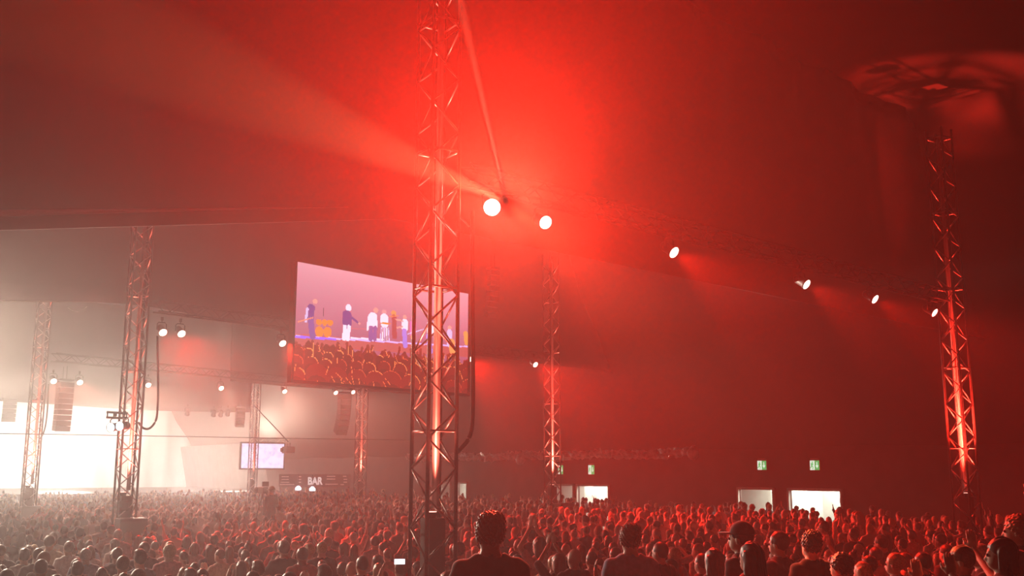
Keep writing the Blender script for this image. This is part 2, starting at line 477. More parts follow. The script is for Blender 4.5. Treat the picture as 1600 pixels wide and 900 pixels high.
ME_YOKE = yoke_mesh(); ME_YOKE.materials.append(M_BLACKM)
def lens_obj(parent, m, R):
    o = bpy.data.objects.new('lens', ME_LENS); COL.objects.link(o); o.parent = parent
    if len(ME_LENS.materials) == 0: ME_LENS.materials.append(m)
    o.material_slots[0].link = 'OBJECT'; o.material_slots[0].material = m
    o.rotation_euler = R
    return o
def lamp(p, d, label, power, lens=M_LENS_R, color=RED, angle=48, scale=1.0, group='lamps on the overhead trusses', light=True, name='stage_lamp', hang=0.29):
    """p: the middle of the lens; d: where it points"""
    d = Vector(d).normalized()
    R = d.to_track_quat('Z', 'Y').to_euler()
    body_c = Vector(p) - d * 0.16 * scale            # pivot of the yoke
    t = thing(name, label, 'lamp', Vector(p), 0, group); t.scale = (scale,) * 3
    c = bpy.data.objects.new('housing', ME_CAN); COL.objects.link(c); c.parent = t; c.rotation_euler = R
    ln = lens_obj(t, lens, R)
    yk = bpy.data.objects.new('yoke', ME_YOKE); COL.objects.link(yk); yk.parent = t
    yk.location = -d * 0.16; yk.rotation_euler = (0, 0, math.atan2(d.y, d.x) - PI / 2)
    cl = bpy.data.objects.new('clamp', ME_CLAMP); COL.objects.link(cl); cl.parent = t; cl.location = -d * 0.16 + Vector((0, 0, 0.27))
    if light:
        light_spot('lamp_beam', Vector(p) + d * 0.03, d, power, color, angle, 0.6, 0.08)
    return t
AUD = (0.50, -0.55, -0.52)           # towards the audience, away from the stage
R1L = [(853, 348, (0.40, -0.75, -0.42), 'large round red lamp next to the blinding one on the first truss', 500),
       (1054, 395, AUD, 'red lamp alone midway along the first truss', 500),
       (1261, 445, AUD, 'red lamp third from the right tower on the first truss', 420),
       (1368, 468, AUD, 'red lamp second from the right tower on the first truss', 330),
       (1461, 489, AUD, 'red lamp fixed closest to the right tower', 260)]
for px, py, d, lab, pw in R1L:
    lamp(at_row(px, py, 1), d, lab, pw * 15, angle=56)
lamp(at_row(766, 325, 1) - U * 0.05, (0.02, -1, -0.22), 'blinding white-hot lamp on the first truss beside the centre tower', 0, lens=M_LENS_KEY, light=False, scale=1.15, group='lamps on the overhead trusses')
R2L = [(255, 520, 'left one of two lamps right of the twin-lamp tower', 300), (284, 522, 'right one of two lamps right of the twin-lamp tower', 300),
       (442, 537, 'lamp just left of the video screen', 300), (734, 562, 'lamp just right of the video screen edge', 380),
       (837, 570, 'lamp beside the slim tower right of centre', 420)]
for px, py, lab, pw in R2L:
    lamp(at_row(px, py, 2), AUD if px < 700 else (0.52, -0.66, -0.50), lab, pw * (15 if px < 700 else 36), angle=62)
R3L = [(84, 596, 'lamp left of the far left speaker column'), (125, 598, 'lamp right of the far left speaker column'), (232, 602, 'small distant lamp right behind the twin-lamp tower'),
       (346, 607, 'small distant lamp over the stage header'), (445, 612, 'small lamp hanging under the left corner of the screen'),
       (525, 614, 'small lamp left above the speaker column under the screen'), (552, 613, 'small lamp right above the speaker column under the screen')]
for px, py, lab in R3L:
    lamp(at_row(px, py, 3), (0.50, -0.62, -0.50), lab, 3500, color=(1.0, 0.30, 0.20), angle=58, scale=1.05)
# added white lamps, unseen left of the picture, to rim the near crowd
for px, py, lab in [(-40, 508, 'added white rim lamp on the second truss just left of the picture'), (-150, 500, 'added white rim lamp far left on the second truss')]:
    lamp(at_row(px, py, 2), (0.42, -0.80, -0.42), lab, 3400, lens=M_LENS_W, color=(1.0, 0.74, 0.56), angle=72)
# unlit lamps on the stage header
for i, (px, py) in enumerate([(292, 650), (333, 652), (344, 652), (355, 651)]):
    p = at_row(px, py, 4) + Vector((0, 0, 0.1))
    lamp(p, (-0.3, 0.6, -0.7), ['leftmost', 'second', 'third', 'rightmost'][i] + ' of four dark lamps hanging under the stage header', 0, lens=M_BLACK, light=False, scale=1.3, group='dark lamps under the stage header')
lamp(at_row(187, 309, 2) + Vector((0, 0, 0)), (-0.5, 0.4, -0.5), 'pale unlit lamp high beside the top of the twin-lamp tower', 0, lens=M_BLACK, light=False, scale=1.2)
# twin white moving lights on the second tower
twin = []
for px, py, lab in [(172.5, 668, 'left white spotlight of the pair clamped to the tower'), (186.5, 666, 'right white spotlight of the pair clamped to the tower')]:
    p = at(px, py, 27.4)
    lamp(p, (-0.30, -1, -0.12), lab, 220, lens=M_LENS_W, color=(0.8, 0.93, 1.0), angle=40, scale=1.05, group='white spotlights on the tower')
brk = MB(); pa, pb = at(166, 652, 27.6), at(199, 654, 27.75)
brk.tube([pa, pb], 0.03, 8); brk.tube([pa + Vector((0, 0, .14)), pb + Vector((0, 0, .14))], 0.03, 8)
for f in (0.05, 0.35, 0.65, 0.95): q = pa.lerp(pb, f); brk.tube([q, q + Vector((0, 0, .14))], 0.018, 6)
tag(brk.build('lamp_bracket', M_BLACK), 'black bracket holding the twin white spotlights to the tower', 'bracket')
# short bright strut beside the blinding lamp
o = MB().tube([at(717, 336, 15.4), at(724, 344, 15.4), at(733, 354, 15.4)], 0.014, 6).build('safety_strut', M_ALU)
tag(o, 'short shiny strut left of the blinding lamp', 'strut')

# ================================================================== SPEAKER COLUMNS
def cabinet_mesh(w, d, h):
    m = MB(); a = w / 2
    m.add([(-a, -d / 2, -h / 2), (a, -d / 2, -h / 2), (a * .7, d / 2, -h / 2), (-a * .7, d / 2, -h / 2),
           (-a, -d / 2, h / 2), (a, -d / 2, h / 2), (a * .7, d / 2, h / 2), (-a * .7, d / 2, h / 2)],
          [(3, 2, 1, 0), (4, 5, 6, 7), (0, 1, 5, 4), (1, 2, 6, 5), (2, 3, 7, 6), (3, 0, 4, 7)])
    return m.mesh('cabinet')
def line_array(top, n, w, d, h, yaw, curve, label):
    t = thing('speaker_column', label, 'loudspeaker', top, yaw, 'hanging speaker columns')
    me = cabinet_mesh(w, d, h * 0.94); me.materials.append(M_BLACK)
    gm = MB().box((0, -d / 2 - 0.006, 0), (w * 0.92, 0.012, h * 0.8)).mesh('grille'); gm.materials.append(M_BLACKM)
    p = Vector((0, 0, -0.14)); tilt = 0.0
    MB().box((0, 0, -0.05), (w, d * 0.9, 0.08)).tube([(0, -d * .3, 0), (0, -d * .3, 0.5)], 0.012, 6).tube([(0, d * .3, 0), (0, d * .3, 0.5)], 0.012, 6).build('flying_frame', M_BLACKM, t)
    for i in range(n):
        tilt = curve * (i / max(1, n - 1)) ** 1.6
        c = bpy.data.objects.new('cabinet', me); COL.objects.link(c); c.parent = t
        p = p + Vector((0, math.sin(tilt), -math.cos(tilt))) * (h / 2)
        c.location = p; c.rotation_euler = (tilt, 0, 0)
        p = p + Vector((0, math.sin(tilt), -math.cos(tilt))) * (h / 2)
        g = bpy.data.objects.new('grille', gm); COL.objects.link(g); g.parent = c
    return t
yawA = math.atan2(-U.y, -U.x) + PI / 2
line_array(at_row(540, 612, 3) + U * 0.2, 8, 0.62, 0.55, 0.262, yawA + 0.1, 0.45, 'black speaker column hanging below the video screen')
line_array(at(101, 592, 41.0), 9, 0.60, 0.5, 0.215, yawA + 0.25, 0.1, 'black speaker column hanging in front of the bright stage at left')
line_array(at(375, 634, 66.0), 6, 0.55, 0.5, 0.20, yawA, 0.2, 'small speaker column at the right corner of the stage header')
line_array(at(770, 418, 39.3), 9, 0.42, 0.4, 0.20, yawA, 0.35, 'faint speaker column high to the right of the video screen')
line_array(at(15, 622, 60.0), 5, 0.75, 0.6, 0.24, yawA, 0.2, 'speaker column at the left picture edge under the stage header')

# ================================================================== VIDEO SCREEN
def screen_picture(W=264, H=122):
    X, Y = np.meshgrid((np.arange(W) + 0.5) / W, (np.arange(H) + 0.5) / H)     # Y down from the top
    img = np.zeros((H, W, 3))
    top = np.array([0.80, 0.62, 0.68]); mid = np.array([0.62, 0.36, 0.47])
    f = np.clip(Y / 0.6, 0, 1)[..., None]
    img[:] = top * (1 - f) + mid * f
    def conv(x, y):
        u = (x - 165) / 802.0; t = 107 + 121 * u; b = 655 + 40 * u
        return u, (y - t) / (b - t)
    def ell(x, y, rx, ry, c, ang=0.0):
        u, v = conv(x, y); rx, ry = rx / 802.0, ry / 530.0
        dx, dy = (X - u) * 802, (Y - v) * 530
        ca, sa = math.cos(ang), math.sin(ang)
        e = ((dx * ca + dy * sa) / (rx * 802)) ** 2 + ((-dx * sa + dy * ca) / (ry * 530)) ** 2
        img[e < 1] = c
    def line(x0, y0, x1, y1, wd, c):
        (u0, v0), (u1, v1) = conv(x0, y0), conv(x1, y1)
        ax, ay, bx, by = u0 * 802, v0 * 530, u1 * 802, v1 * 530
        px, py = X * 802 - ax, Y * 530 - ay; dx, dy = bx - ax, by - ay
        t = np.clip((px * dx + py * dy) / (dx * dx + dy * dy + 1e-9), 0, 1)
        img[np.hypot(px - t * dx, py - t * dy) < wd] = c
    skin = (0.85, 0.62, 0.58); white = (0.95, 0.92, 1.0); navy = (0.30, 0.22, 0.52); orange = (1.0, 0.52, 0.16)
    dark = (0.36, 0.16, 0.22); pale = (0.80, 0.76, 0.95); pink = (0.86, 0.42, 0.72)
    line(160, 470, 1000, 505, 26, (0.70, 0.34, 0.34))             # stage front
    line(160, 455, 990, 478, 4, (0.80, 0.72, 1.0))                # strip light on the stage edge
    line(160, 457, 330, 462, 5, (0.55, 0.38, 1.0)); line(400, 452, 540, 456, 4, (0.95, 0.9, 1.0))
    line(395, 408, 470, 408, 2, (0.75, 0.4, 0.45))
    # congas
    for x in (262, 285, 308): ell(x, 386, 12, 14, orange)
    for x in (265, 298): ell(x, 430, 17, 24, orange)
    line(280, 355, 280, 318, 1.5, dark)
    # left musician with a guitar
    ell(243, 290, 10, 12, skin); line(228, 318, 226, 365, 15, navy); line(214, 325, 208, 385, 5, pale); line(228, 375, 238, 455, 12, (0.42, 0.3, 0.6)); line(180, 388, 236, 366, 3, (0.9, 0.55, 0.4))
    # singer in a dark jacket, white trousers
    ell(384, 312, 13, 16, white); line(378, 345, 380, 385, 20, navy); line(392, 350, 430, 384, 5, navy); ell(432, 384, 5, 5, skin); line(370, 400, 368, 460, 8, white); line(388, 400, 384, 460, 8, white)
    # man in a white shirt
    ell(505, 318, 11, 14, skin); line(492, 348, 494, 390, 20, white); line(474, 350, 470, 410, 5, white); line(486, 400, 484, 455, 9, (0.46, 0.32, 0.6)); line(504, 400, 503, 455, 9, (0.46, 0.32, 0.6))
    # woman in white top and striped skirt
    ell(543, 325, 11, 13, (0.8, 0.6, 0.62)); line(545, 350, 546, 382, 18, white); line(530, 378, 572, 378, 4, orange)
    for k in range(5): line(532 + k * 8, 398, 529 + k * 10, 458, 2.5, white if k % 2 else pale)
    # drummer behind, orange
    ell(588, 328, 12, 12, (0.95, 0.6, 0.35)); line(590, 345, 594, 440, 11, (0.62, 0.26, 0.28)); line(570, 345, 610, 340, 3, (0.9, 0.5, 0.3))
    # man pointing left
    ell(641, 346, 9, 11, skin); line(642, 368, 642, 400, 15, white); line(632, 365, 596, 356, 4, skin); line(630, 392, 606, 396, 4, skin); line(640, 410, 646, 480, 11, (0.6, 0.5, 0.9))
    # figure in pink
    ell(683, 352, 10, 12, pink); line(682, 375, 682, 425, 16, pink); ell(684, 440, 14, 16, (0.8, 0.5, 0.4)); line(655, 425, 735, 400, 2.5, pale)
    # figures behind the tower
    ell(765, 350, 11, 13, skin); line(768, 375, 770, 420, 17, white); line(760, 430, 770, 505, 12, (0.6, 0.55, 0.95))
    ell(868, 390, 10, 12, skin); line(868, 410, 870, 470, 14, pale)
    line(955, 415, 960, 460, 12, (1.0, 0.62, 0.3)); line(880, 455, 885, 500, 16, (1.0, 0.62, 0.35))
    # crowd at the bottom of the picture
    rs = random.Random(3)
    u_, v_ = X, Y
    base = 0.69 + 0.02 * np.sin(X * 61) + 0.015 * np.sin(X * 143 + 1)
    img[Y > base] = (0.42, 0.10, 0.09)
    rim = (1.0, 0.62, 0.36)
    for x in range(175, 980, 21):
        h = rs.uniform(40, 90); x1 = x + rs.uniform(-25, 25); y0 = 560 + 0.05 * (x - 165)
        line(x, y0, x1, y0 - h, 5, (0.46, 0.12, 0.10)); ell(x1, y0 - h - 4, 6, 9, (0.52, 0.15, 0.12), rs.uniform(-.6, .6))
        if rs.random() < 0.6: line(x + 4, y0, x1 + 5, y0 - h, 1.2, rim)
    for rowk, (yy, r) in enumerate([(530, 20), (575, 30), (630, 44)]):
        x = 160 + rs.uniform(0, 30)
        while x < 1000:
            y = yy + 0.05 * (x - 165) + rs.uniform(-10, 10); rr = r * rs.uniform(0.8, 1.15)
            if rs.random() < 0.8: ell(x + 2, y - 2.5, rr, rr * 1.05, rim if rs.random() < 0.6 else (0.75, 0.36, 0.24))
            ell(x, y, rr, rr * 1.05, (0.36 + 0.05 * rowk, 0.08, 0.07)); line(x, y + rr, x, 700, rr * 0.9, (0.34, 0.08, 0.07))
            x += rr * rs.uniform(1.7, 2.6)
    for k in range(26):
        x = rs.uniform(170, 970); y = rs.uniform(540, 670); line(x, y, x + rs.uniform(-30, 30), y + rs.uniform(15, 45), 1.1, rim)
    return np.clip(img, 0, 1)
TL, BL = at_row(455, 417, 2), at_row(455, 602, 2)
TR, BR = at_row(722, 457, 2), at_row(724.5, 611, 2)
ztop, zbot = (TL.z + TR.z) / 2, (BL.z + BR.z) / 2
pl = Vector((TL.x, TL.y, 0)) - U * 0.35; pr = Vector((TR.x, TR.y, 0)) - U * 0.35
scr_w = (pr - pl).length; scr_h = ztop - zbot
scr = thing('video_screen', 'large video screen showing a band on stage above the crowd', 'screen', (pl.x, pl.y, zbot), math.atan2((pr - pl).y, (pr - pl).x))
W_, H_ = 264, 122
pic = screen_picture(W_, H_)
lin = np.where(pic <= 0.04045, pic / 12.92, ((pic + 0.055) / 1.055) ** 2.4)
xs = np.linspace(0, scr_w, W_ + 1); zs = np.linspace(scr_h, 0, H_ + 1)
vv = [(x, -0.06, z) for z in zs for x in xs]
ff = [(j * (W_ + 1) + i, (j + 1) * (W_ + 1) + i, (j + 1) * (W_ + 1) + i + 1, j * (W_ + 1) + i + 1) for j in range(H_) for i in range(W_)]
me = mesh_py('screen_face', vv, ff)
ca = me.color_attributes.new('picture', 'FLOAT_COLOR', 'CORNER')
cols = np.ones((W_ * H_, 4, 4), dtype=np.float32); cols[..., :3] = lin.reshape(-1, 1, 3)
ca.data.foreach_set('color', cols.ravel())
m = bpy.data.materials.new('screen_picture'); m.use_nodes = True
b = m.node_tree.nodes['Principled BSDF']; at_n = m.node_tree.nodes.new('ShaderNodeAttribute'); at_n.attribute_name = 'picture'
b.inputs['Base Color'].default_value = (0.02, 0.02, 0.02, 1); b.inputs['Roughness'].default_value = 0.6
m.node_tree.links.new(at_n.outputs['Color'], b.inputs['Emission Color'])
b.inputs['Emission Strength'].default_value = 1.15
m.cycles.emission_sampling = 'NONE'
link('screen_face', me, scr, m=m)
MB().box((scr_w / 2, 0.02, scr_h / 2), (scr_w, 0.14, scr_h)).build('panel', M_BLACK, scr)
bt = 0.09
MB().box((scr_w / 2, 0.0, -bt / 2), (scr_w + 2 * bt, 0.2, bt)).build('bottom_rail', M_BLACKM, scr)
MB().box((scr_w + bt / 2, 0.0, scr_h / 2), (bt, 0.2, scr_h)).build('side_rail', M_BLACKM, scr)
MB().box((-bt / 2, 0.0, scr_h / 2), (bt, 0.2, scr_h)).build('side_rail', M_BLACKM, scr)

# ================================================================== CABLES
def cable(pts, r, label, name='cable', m=M_RUBBER, n=8, cat='cable'):
    # smooth the polyline
    P = [Vector(p) for p in pts]
    out = []
    for i in range(len(P) - 1):
        p0, p1, p2, p3 = P[max(i - 1, 0)], P[i], P[i + 1], P[min(i + 2, len(P) - 1)]
        for k in range(6):
            t = k / 6
            out.append(0.5 * ((2 * p1) + (p2 - p0) * t + (2 * p0 - 5 * p1 + 4 * p2 - p3) * t * t + (3 * p1 - p0 - 3 * p2 + p3) * t ** 3))
    out.append(P[-1])
    o = MB().tube(out, r, n).build(name, m, smooth=True)
    tag(o, label, cat)
    return o
c1 = [at(x, y, 15.0) for x, y in [(738, 330), (738, 430), (739, 548), (739, 610), (738, 660), (733, 684), (722, 699), (713, 708)]]
cable(c1, 0.032, 'thick black cable looping down to the centre tower', n=10)
c2 = [at(x, y, 28.0) for x, y in [(246, 525), (247, 600), (246, 640), (243, 658), (234, 669), (224, 669), (216, 660)]]
cable(c2, 0.03, 'black cable loop hanging beside the twin-lamp tower')
c3 = [at(x, y, 40.0) for x, y in [(76, 600), (74, 640), (71, 665), (66, 681), (61, 686)]]
cable(c3, 0.03, 'black cable loop hanging beside the far left tower')
wire = [at_row(x, y, 3) - U * 0.6 for x, y in [(-20, 678), (120, 680), (300, 683), (480, 686), (640, 688)]]
cable(wire, 0.018, 'thin wire strung across the tent in front of the stage', 'wire', M_BLACKM, 5, 'wire')
cable([at(x, y, 26) for x, y in [(300, 308), (312, 312), (326, 314), (342, 312), (358, 305)]], 0.008, 'thin pale cord sagging under the roof right of the twin-lamp tower', 'cord', M_ALU, 5, 'cord')
cable([at(x, y, 36) for x, y in [(106, 481), (113, 485), (121, 487), (129, 484), (136, 479)]], 0.012, 'thin pale cord sagging between the two left towers', 'cord', M_ALU, 5, 'cord')
# faint ladder-like truss piece hanging high at the upper right
a_, b_ = at(1497, 168, 30), at(1546, 288, 30)
lt = thing('hanging_truss', 'faint red ladder-like truss hanging high right of the right tower', 'truss', a_)
ax = (b_ - a_); Ln = ax.length; axn = ax.normalized(); sd = axn.cross(Vector((0, 1, 0))).normalized()
for s_ in (-1, 1):
    for dd in (-.14, .14):
        MB().tube([sd * .16 * s_ + Vector((0, dd, 0)), ax + sd * .16 * s_ + Vector((0, dd, 0))], 0.02, 6).build('chord', M_ALU, lt)
for i in range(7):
    f0, f1 = i / 7, (i + 1) / 7
    s_ = 1 if i % 2 else -1
    MB().tube([ax * f0 + sd * .16 * s_ + Vector((0, -.14, 0)), ax * f1 - sd * .16 * s_ + Vector((0, -.14, 0))], 0.012, 5).build('diagonal', M_ALU, lt)

# ================================================================== EXIT SIGNS, BAR, SIDE SCREEN
M_SIGN_G = mat('sign_green', (0.02, 0.4, 0.12), 0.5, emit=(0.02, 0.55, 0.16), strength=0.8)
M_SIGN_W = mat('sign_white', (0.8, 0.85, 0.8), 0.5, emit=(0.70, 0.95, 0.80), strength=1.0)
M_SIGN_B = mat('sign_box', (0.25, 0.18, 0.15), 0.6)
def disc(cx, cz, r, n=10): return [(cx + r * math.cos(2 * PI * k / n), cz + r * math.sin(2 * PI * k / n)) for k in range(n)]
def thick(a, b, w):
    a, b = Vector(a), Vector(b); n = Vector((-(b - a).y, (b - a).x)).normalized() * w / 2
    return [a + n, a - n, b - n, b + n]
def plate(polys, y, dpt=0.006):
    m = MB()
    for p in polys:
        n = len(p); vs = [(q[0], y, q[1]) for q in p] + [(q[0], y + dpt, q[1]) for q in p]
        m.add(vs, [tuple(range(n)), tuple(reversed(range(n, 2 * n)))] + [(i, i + n, (i + 1) % n + n, (i + 1) % n) for i in range(n)])
    return m
def exit_sign(px, py, label, w=0.46, h=0.36):
    c = wall_hit(px, py, WALL_V - 0.08)
    t = thing('exit_sign', label, 'sign', c, math.atan2(V.y, V.x) - PI / 2, 'green exit signs on the side wall')
    MB().box((0, 0.03, 0), (w + 0.03, 0.06, h + 0.03)).build('sign_box', M_SIGN_B, t)
    plate([[(-w / 2, -h / 2), (0, -h / 2), (0, h / 2), (-w / 2, h / 2)]], -0.008).build('left_panel', M_SIGN_W, t)
    plate([[(0, -h / 2), (w / 2, -h / 2), (w / 2, h / 2), (0, h / 2)]], -0.008).build('right_panel', M_SIGN_G, t)
    k = w / 0.46
    man = [disc(-0.10 * k, 0.115, 0.03), thick((-0.105, 0.08), (-0.135, -0.02), 0.06), thick((-0.13, -0.02), (-0.07, -0.07), 0.035), thick((-0.07, -0.07), (-0.09, -0.15), 0.03),
           thick((-0.14, -0.02), (-0.17, -0.09), 0.035), thick((-0.17, -0.09), (-0.215, -0.10), 0.03), thick((-0.10, 0.07), (-0.045, 0.02), 0.025), thick((-0.12, 0.07), (-0.18, 0.04), 0.025)]
    plate(man, -0.018).build('running_figure', M_SIGN_G, t)
    arr = [thick((0.115, 0.12), (0.115, -0.04), 0.035), [(0.05, -0.02), (0.115, -0.11), (0.18, -0.02), (0.15, 0.005), (0.115, -0.045), (0.08, 0.005)]]
    plate(arr, -0.018).build('arrow', M_SIGN_W, t)
    MB().box((0, 0.02, h / 2 + 0.06), (w * 0.9, 0.05, 0.06)).build('mounting_bar', M_SIGN_B, t)
exit_sign(1190.5, 727, 'green exit sign above the left one of the two right doorways')
exit_sign(1273, 727, 'green exit sign above the wide right doorway', 0.44)
exit_sign(924, 734, 'green exit sign above the doorway right of the slim tower', 0.46, 0.44)
exit_sign(876, 734, 'exit sign half hidden behind the slim tower', 0.40, 0.44)

def bar_text(body, size, loc, rz, m, parent, name):
    cu = bpy.data.curves.new(name, 'FONT'); cu.body = body; cu.size = size; cu.align_x = 'CENTER'; cu.extrude = 0.02; cu.offset = 0.022
    o = bpy.data.objects.new(name, cu); COL.objects.link(o)
    dg = bpy.context.evaluated_depsgraph_get(); me = bpy.data.meshes.new_from_object(o.evaluated_get(dg))
    COL.objects.unlink(o); bpy.data.objects.remove(o)
    me.materials.clear(); me.materials.append(m)
    q = link(name, me, parent); q.location = loc; q.rotation_euler = (PI / 2, 0, rz)
    return q
M_BARW = mat('bar_letters', (0.9, 0.88, 0.85), 0.5, emit=(1, 0.9, 0.85), strength=0.55)  # white paint given a faint glow of its own
M_BARD = mat('menu_lines', (0.6, 0.56, 0.53), 0.6, emit=(1, 0.9, 0.85), strength=0.12)
M_BOARD = mat('bar_board', (0.16, 0.13, 0.12), 0.8)
def Ywall(px): return wall_hit(px, 740).y
rzw = math.atan2(V.y, V.x) - PI / 2
c = at(492, 757, 68.0); BARP = c.copy()
bar = thing('bar_sign', 'wide sign board with white BAR lettering far behind the crowd', 'sign', c, 0.22)
MB().box((0, 0.1, 0.25), (4.6, 0.06, 0.80)).build('board', M_BOARD, bar)
bt2 = bar_text('BAR', 0.70, (0, 0.05, 0.0), 0, M_BARW, bar, 'lettering'); bt2.scale = (0.73, 0.94, 1)
for k, (x, z, l) in enumerate([(-3.9, .7, 1.0), (-3.9, .45, 1.0), (-3.9, .2, 1.2), (-3.6, 0.0, 2.0), (-2.0, .7, .4), (-2.0, .45, .4), (-2.0, .2, .4), (2.1, .72, 1.2), (2.1, .48, 1.2), (2.2, .02, 1.8), (3.9, .72, .5), (4.0, .45, .5), (4.0, .2, .5), (3.6, -.02, .5)]):
    MB().box((x * 0.49, 0.06, z * 0.72), (l * 0.46, 0.02, 0.06)).build('menu_line', M_BARD, bar)
for x in (-2.2, 2.2):
    MB().tube([(x, 0.16, 0.4), (x, 0.16, -c.z)], 0.05, 8).build('post', M_BLACKM, bar)
M_BARL = mat('bar_lamp_glow', (0.8, 0.85, 1), 0.4, emit=(0.75, 0.85, 1.0), strength=4.0)
for px, py, lab in [(466, 763, 'left bright bar lamp under the menu board'), (488, 764, 'right bright bar lamp under the menu board')]:
    p = at(px, py, 67.3)
    t = thing('bar_lamp', lab, 'lamp', p, 0.22, 'bright lamps over the bar')
    MB().lathe([(0.18, -0.12), (0.20, 0.0), (0.10, 0.12), (0.03, 0.16)], 12).build('shade', M_BARL, t, smooth=True)
    MB().tube([(0, 0, 0.16), (0, 0, 0.9)], 0.015, 6).build('stem', M_BLACKM, t)
ctr = MB().box(Vector((c.x, c.y - 0.9, 0.55)), (4.8, 0.7, 1.1), 0.22).build('bar_counter', M_BOARD)
tag(ctr, 'dark bar counter hidden behind the far crowd under the BAR sign', 'counter')
# boom truss with a monitor box at the farthest tower and its small side screen
bt_ = thing('boom_truss', 'thin horizontal boom truss at the farthest tower', 'truss', at(393, 691, 68))
pA, pB = at(393, 691, 68) - at(393, 691, 68), at(452, 692, 66) - at(393, 691, 68)
for dz in (0, 0.22):
    MB().tube([pA + Vector((0, 0, dz)), pB + Vector((0, 0, dz))], 0.035, 6).build('chord', M_ALU, bt_)
for i in range(9):
    a = pA.lerp(pB, i / 9); b2 = pA.lerp(pB, (i + 1) / 9)
    MB().tube([a + Vector((0, 0, .22 * (i % 2))), b2 + Vector((0, 0, .22 * (1 - i % 2)))], 0.02, 5).build('diagonal', M_ALU, bt_)
cable([at(397, 634, 68), at(424, 662, 67), at(450, 690, 66)], 0.035, 'stay wire slanting down from the farthest tower to its boom', 'stay_wire', M_BLACKM, 6, 'wire')
t = thing('projector', 'dark projector box hanging at the end of the boom truss', 'projector', at(450.5, 703, 66), rzw)
link('projector_body', bevel_box((0.75, 0.6, 0.42), 0.04), t, m=M_BLACK)
MB().lathe([(0.12, 0), (0.12, 0.12), (0.10, 0.12)], 12, Matrix.Translation((-.2, -.3, 0)) @ Matrix.Rotation(PI / 2, 4, 'X')).build('lens_barrel', M_BLACKM, t)
MB().tube([(-.25, 0, .2), (-.25, 0, .45)], 0.02, 6).tube([(.25, 0, .2), (.25, 0, .45)], 0.02, 6).build('hanger', M_BLACKM, t)
M_SIDE = bpy.data.materials.new('side_screen_picture'); M_SIDE.use_nodes = True
nt = M_SIDE.node_tree; b = nt.nodes['Principled BSDF']; tc = nt.nodes.new('ShaderNodeTexCoord'); nz = nt.nodes.new('ShaderNodeTexNoise'); nz.inputs['Scale'].default_value = 2.2
rp = nt.nodes.new('ShaderNodeValToRGB'); rp.color_ramp.elements[0].color = (0.25, 0.22, 0.5, 1); rp.color_ramp.elements[1].color = (0.9, 0.92, 1.0, 1)
nt.links.new(tc.outputs['Object'], nz.inputs['Vector']); nt.links.new(nz.outputs['Fac'], rp.inputs['Fac']); nt.links.new(rp.outputs['Color'], b.inputs['Emission Color'])
b.inputs['Emission Strength'].default_value = 1.6; b.inputs['Base Color'].default_value = (.02, .02, .02, 1); M_SIDE.cycles.emission_sampling = 'NONE'
pL, pR = at(377, 712, 72), at(443, 712, 74)
t = thing('side_screen', 'small hazy bluish screen beside the farthest tower', 'screen', pL, math.atan2((pR - pL).y, (pR - pL).x))
sw = (pR - pL).length
MB().box((sw / 2, 0, 0), (sw, 0.05, 1.7)).build('picture', M_SIDE, t)
for z in (-0.9, 0.9): MB().box((sw / 2, 0.03, z), (sw + .2, 0.15, .1)).build('frame_rail', M_BLACKM, t)
for x in (-0.05, sw + .05): MB().box((x, 0.03, 0), (.1, 0.15, 1.7)).build('frame_rail', M_BLACKM, t)

# black equipment boxes at the feet of the towers
def rack(p, sx, sy, sz, rz, label, z0=0.0):
    t = thing('equipment_case', label, 'case', (p.x, p.y, z0), rz)
    o = link('case_body', bevel_box((sx, sy, sz), 0.02), t, m=M_BLACK); o.location = (0, 0, sz / 2)
    for z in (0.05, sz - 0.05): MB().box((0, -sy / 2 - 0.008, z), (sx * 0.98, 0.016, 0.05)).build('edge_strip', M_BLACKM, t)
    for x in (-sx * .3, sx * .3): MB().tube([(x - .06, -sy / 2 - .02, sz * .5), (x - .06, -sy / 2 - .05, sz * .5), (x + .06, -sy / 2 - .05, sz * .5), (x + .06, -sy / 2 - .02, sz * .5)], 0.01, 5).build('handle', M_ALU, t)
    return t
rzt = math.atan2(V.y, V.x)
f2 = TOW[2] - U * 0.74
rack(f2, 0.70, 0.55, 1.86, rzt, 'tall black case strapped to the foot of the twin-lamp tower')
rack(TOW[3] - U * 0.72, 0.75, 0.5, 1.75, rzt, 'black case at the foot of the far left tower')
rack(TOW[4] - U * 0.72, 0.6, 0.5, 1.8, rzt, 'black case at the foot of the slim tower')
def small_box(p, label):
    t = thing('junction_box', label, 'box', p, rzt)
    link('box_body', bevel_box((0.24, 0.2, 0.26), 0.02), t, m=M_BLACK)
    MB().box((0, -0.11, 0.0), (0.16, 0.02, 0.16)).build('cover', M_BLACKM, t)
    MB().box((0, 0.14, 0.0), (0.06, 0.1, 0.06)).build('clamp', M_BLACKM, t)
small_box(at(193, 790, 27.55), 'small black junction box clamped inside the twin-lamp tower')
small_box(at(41, 775, 39.5), 'small black junction box clamped inside the far left tower')

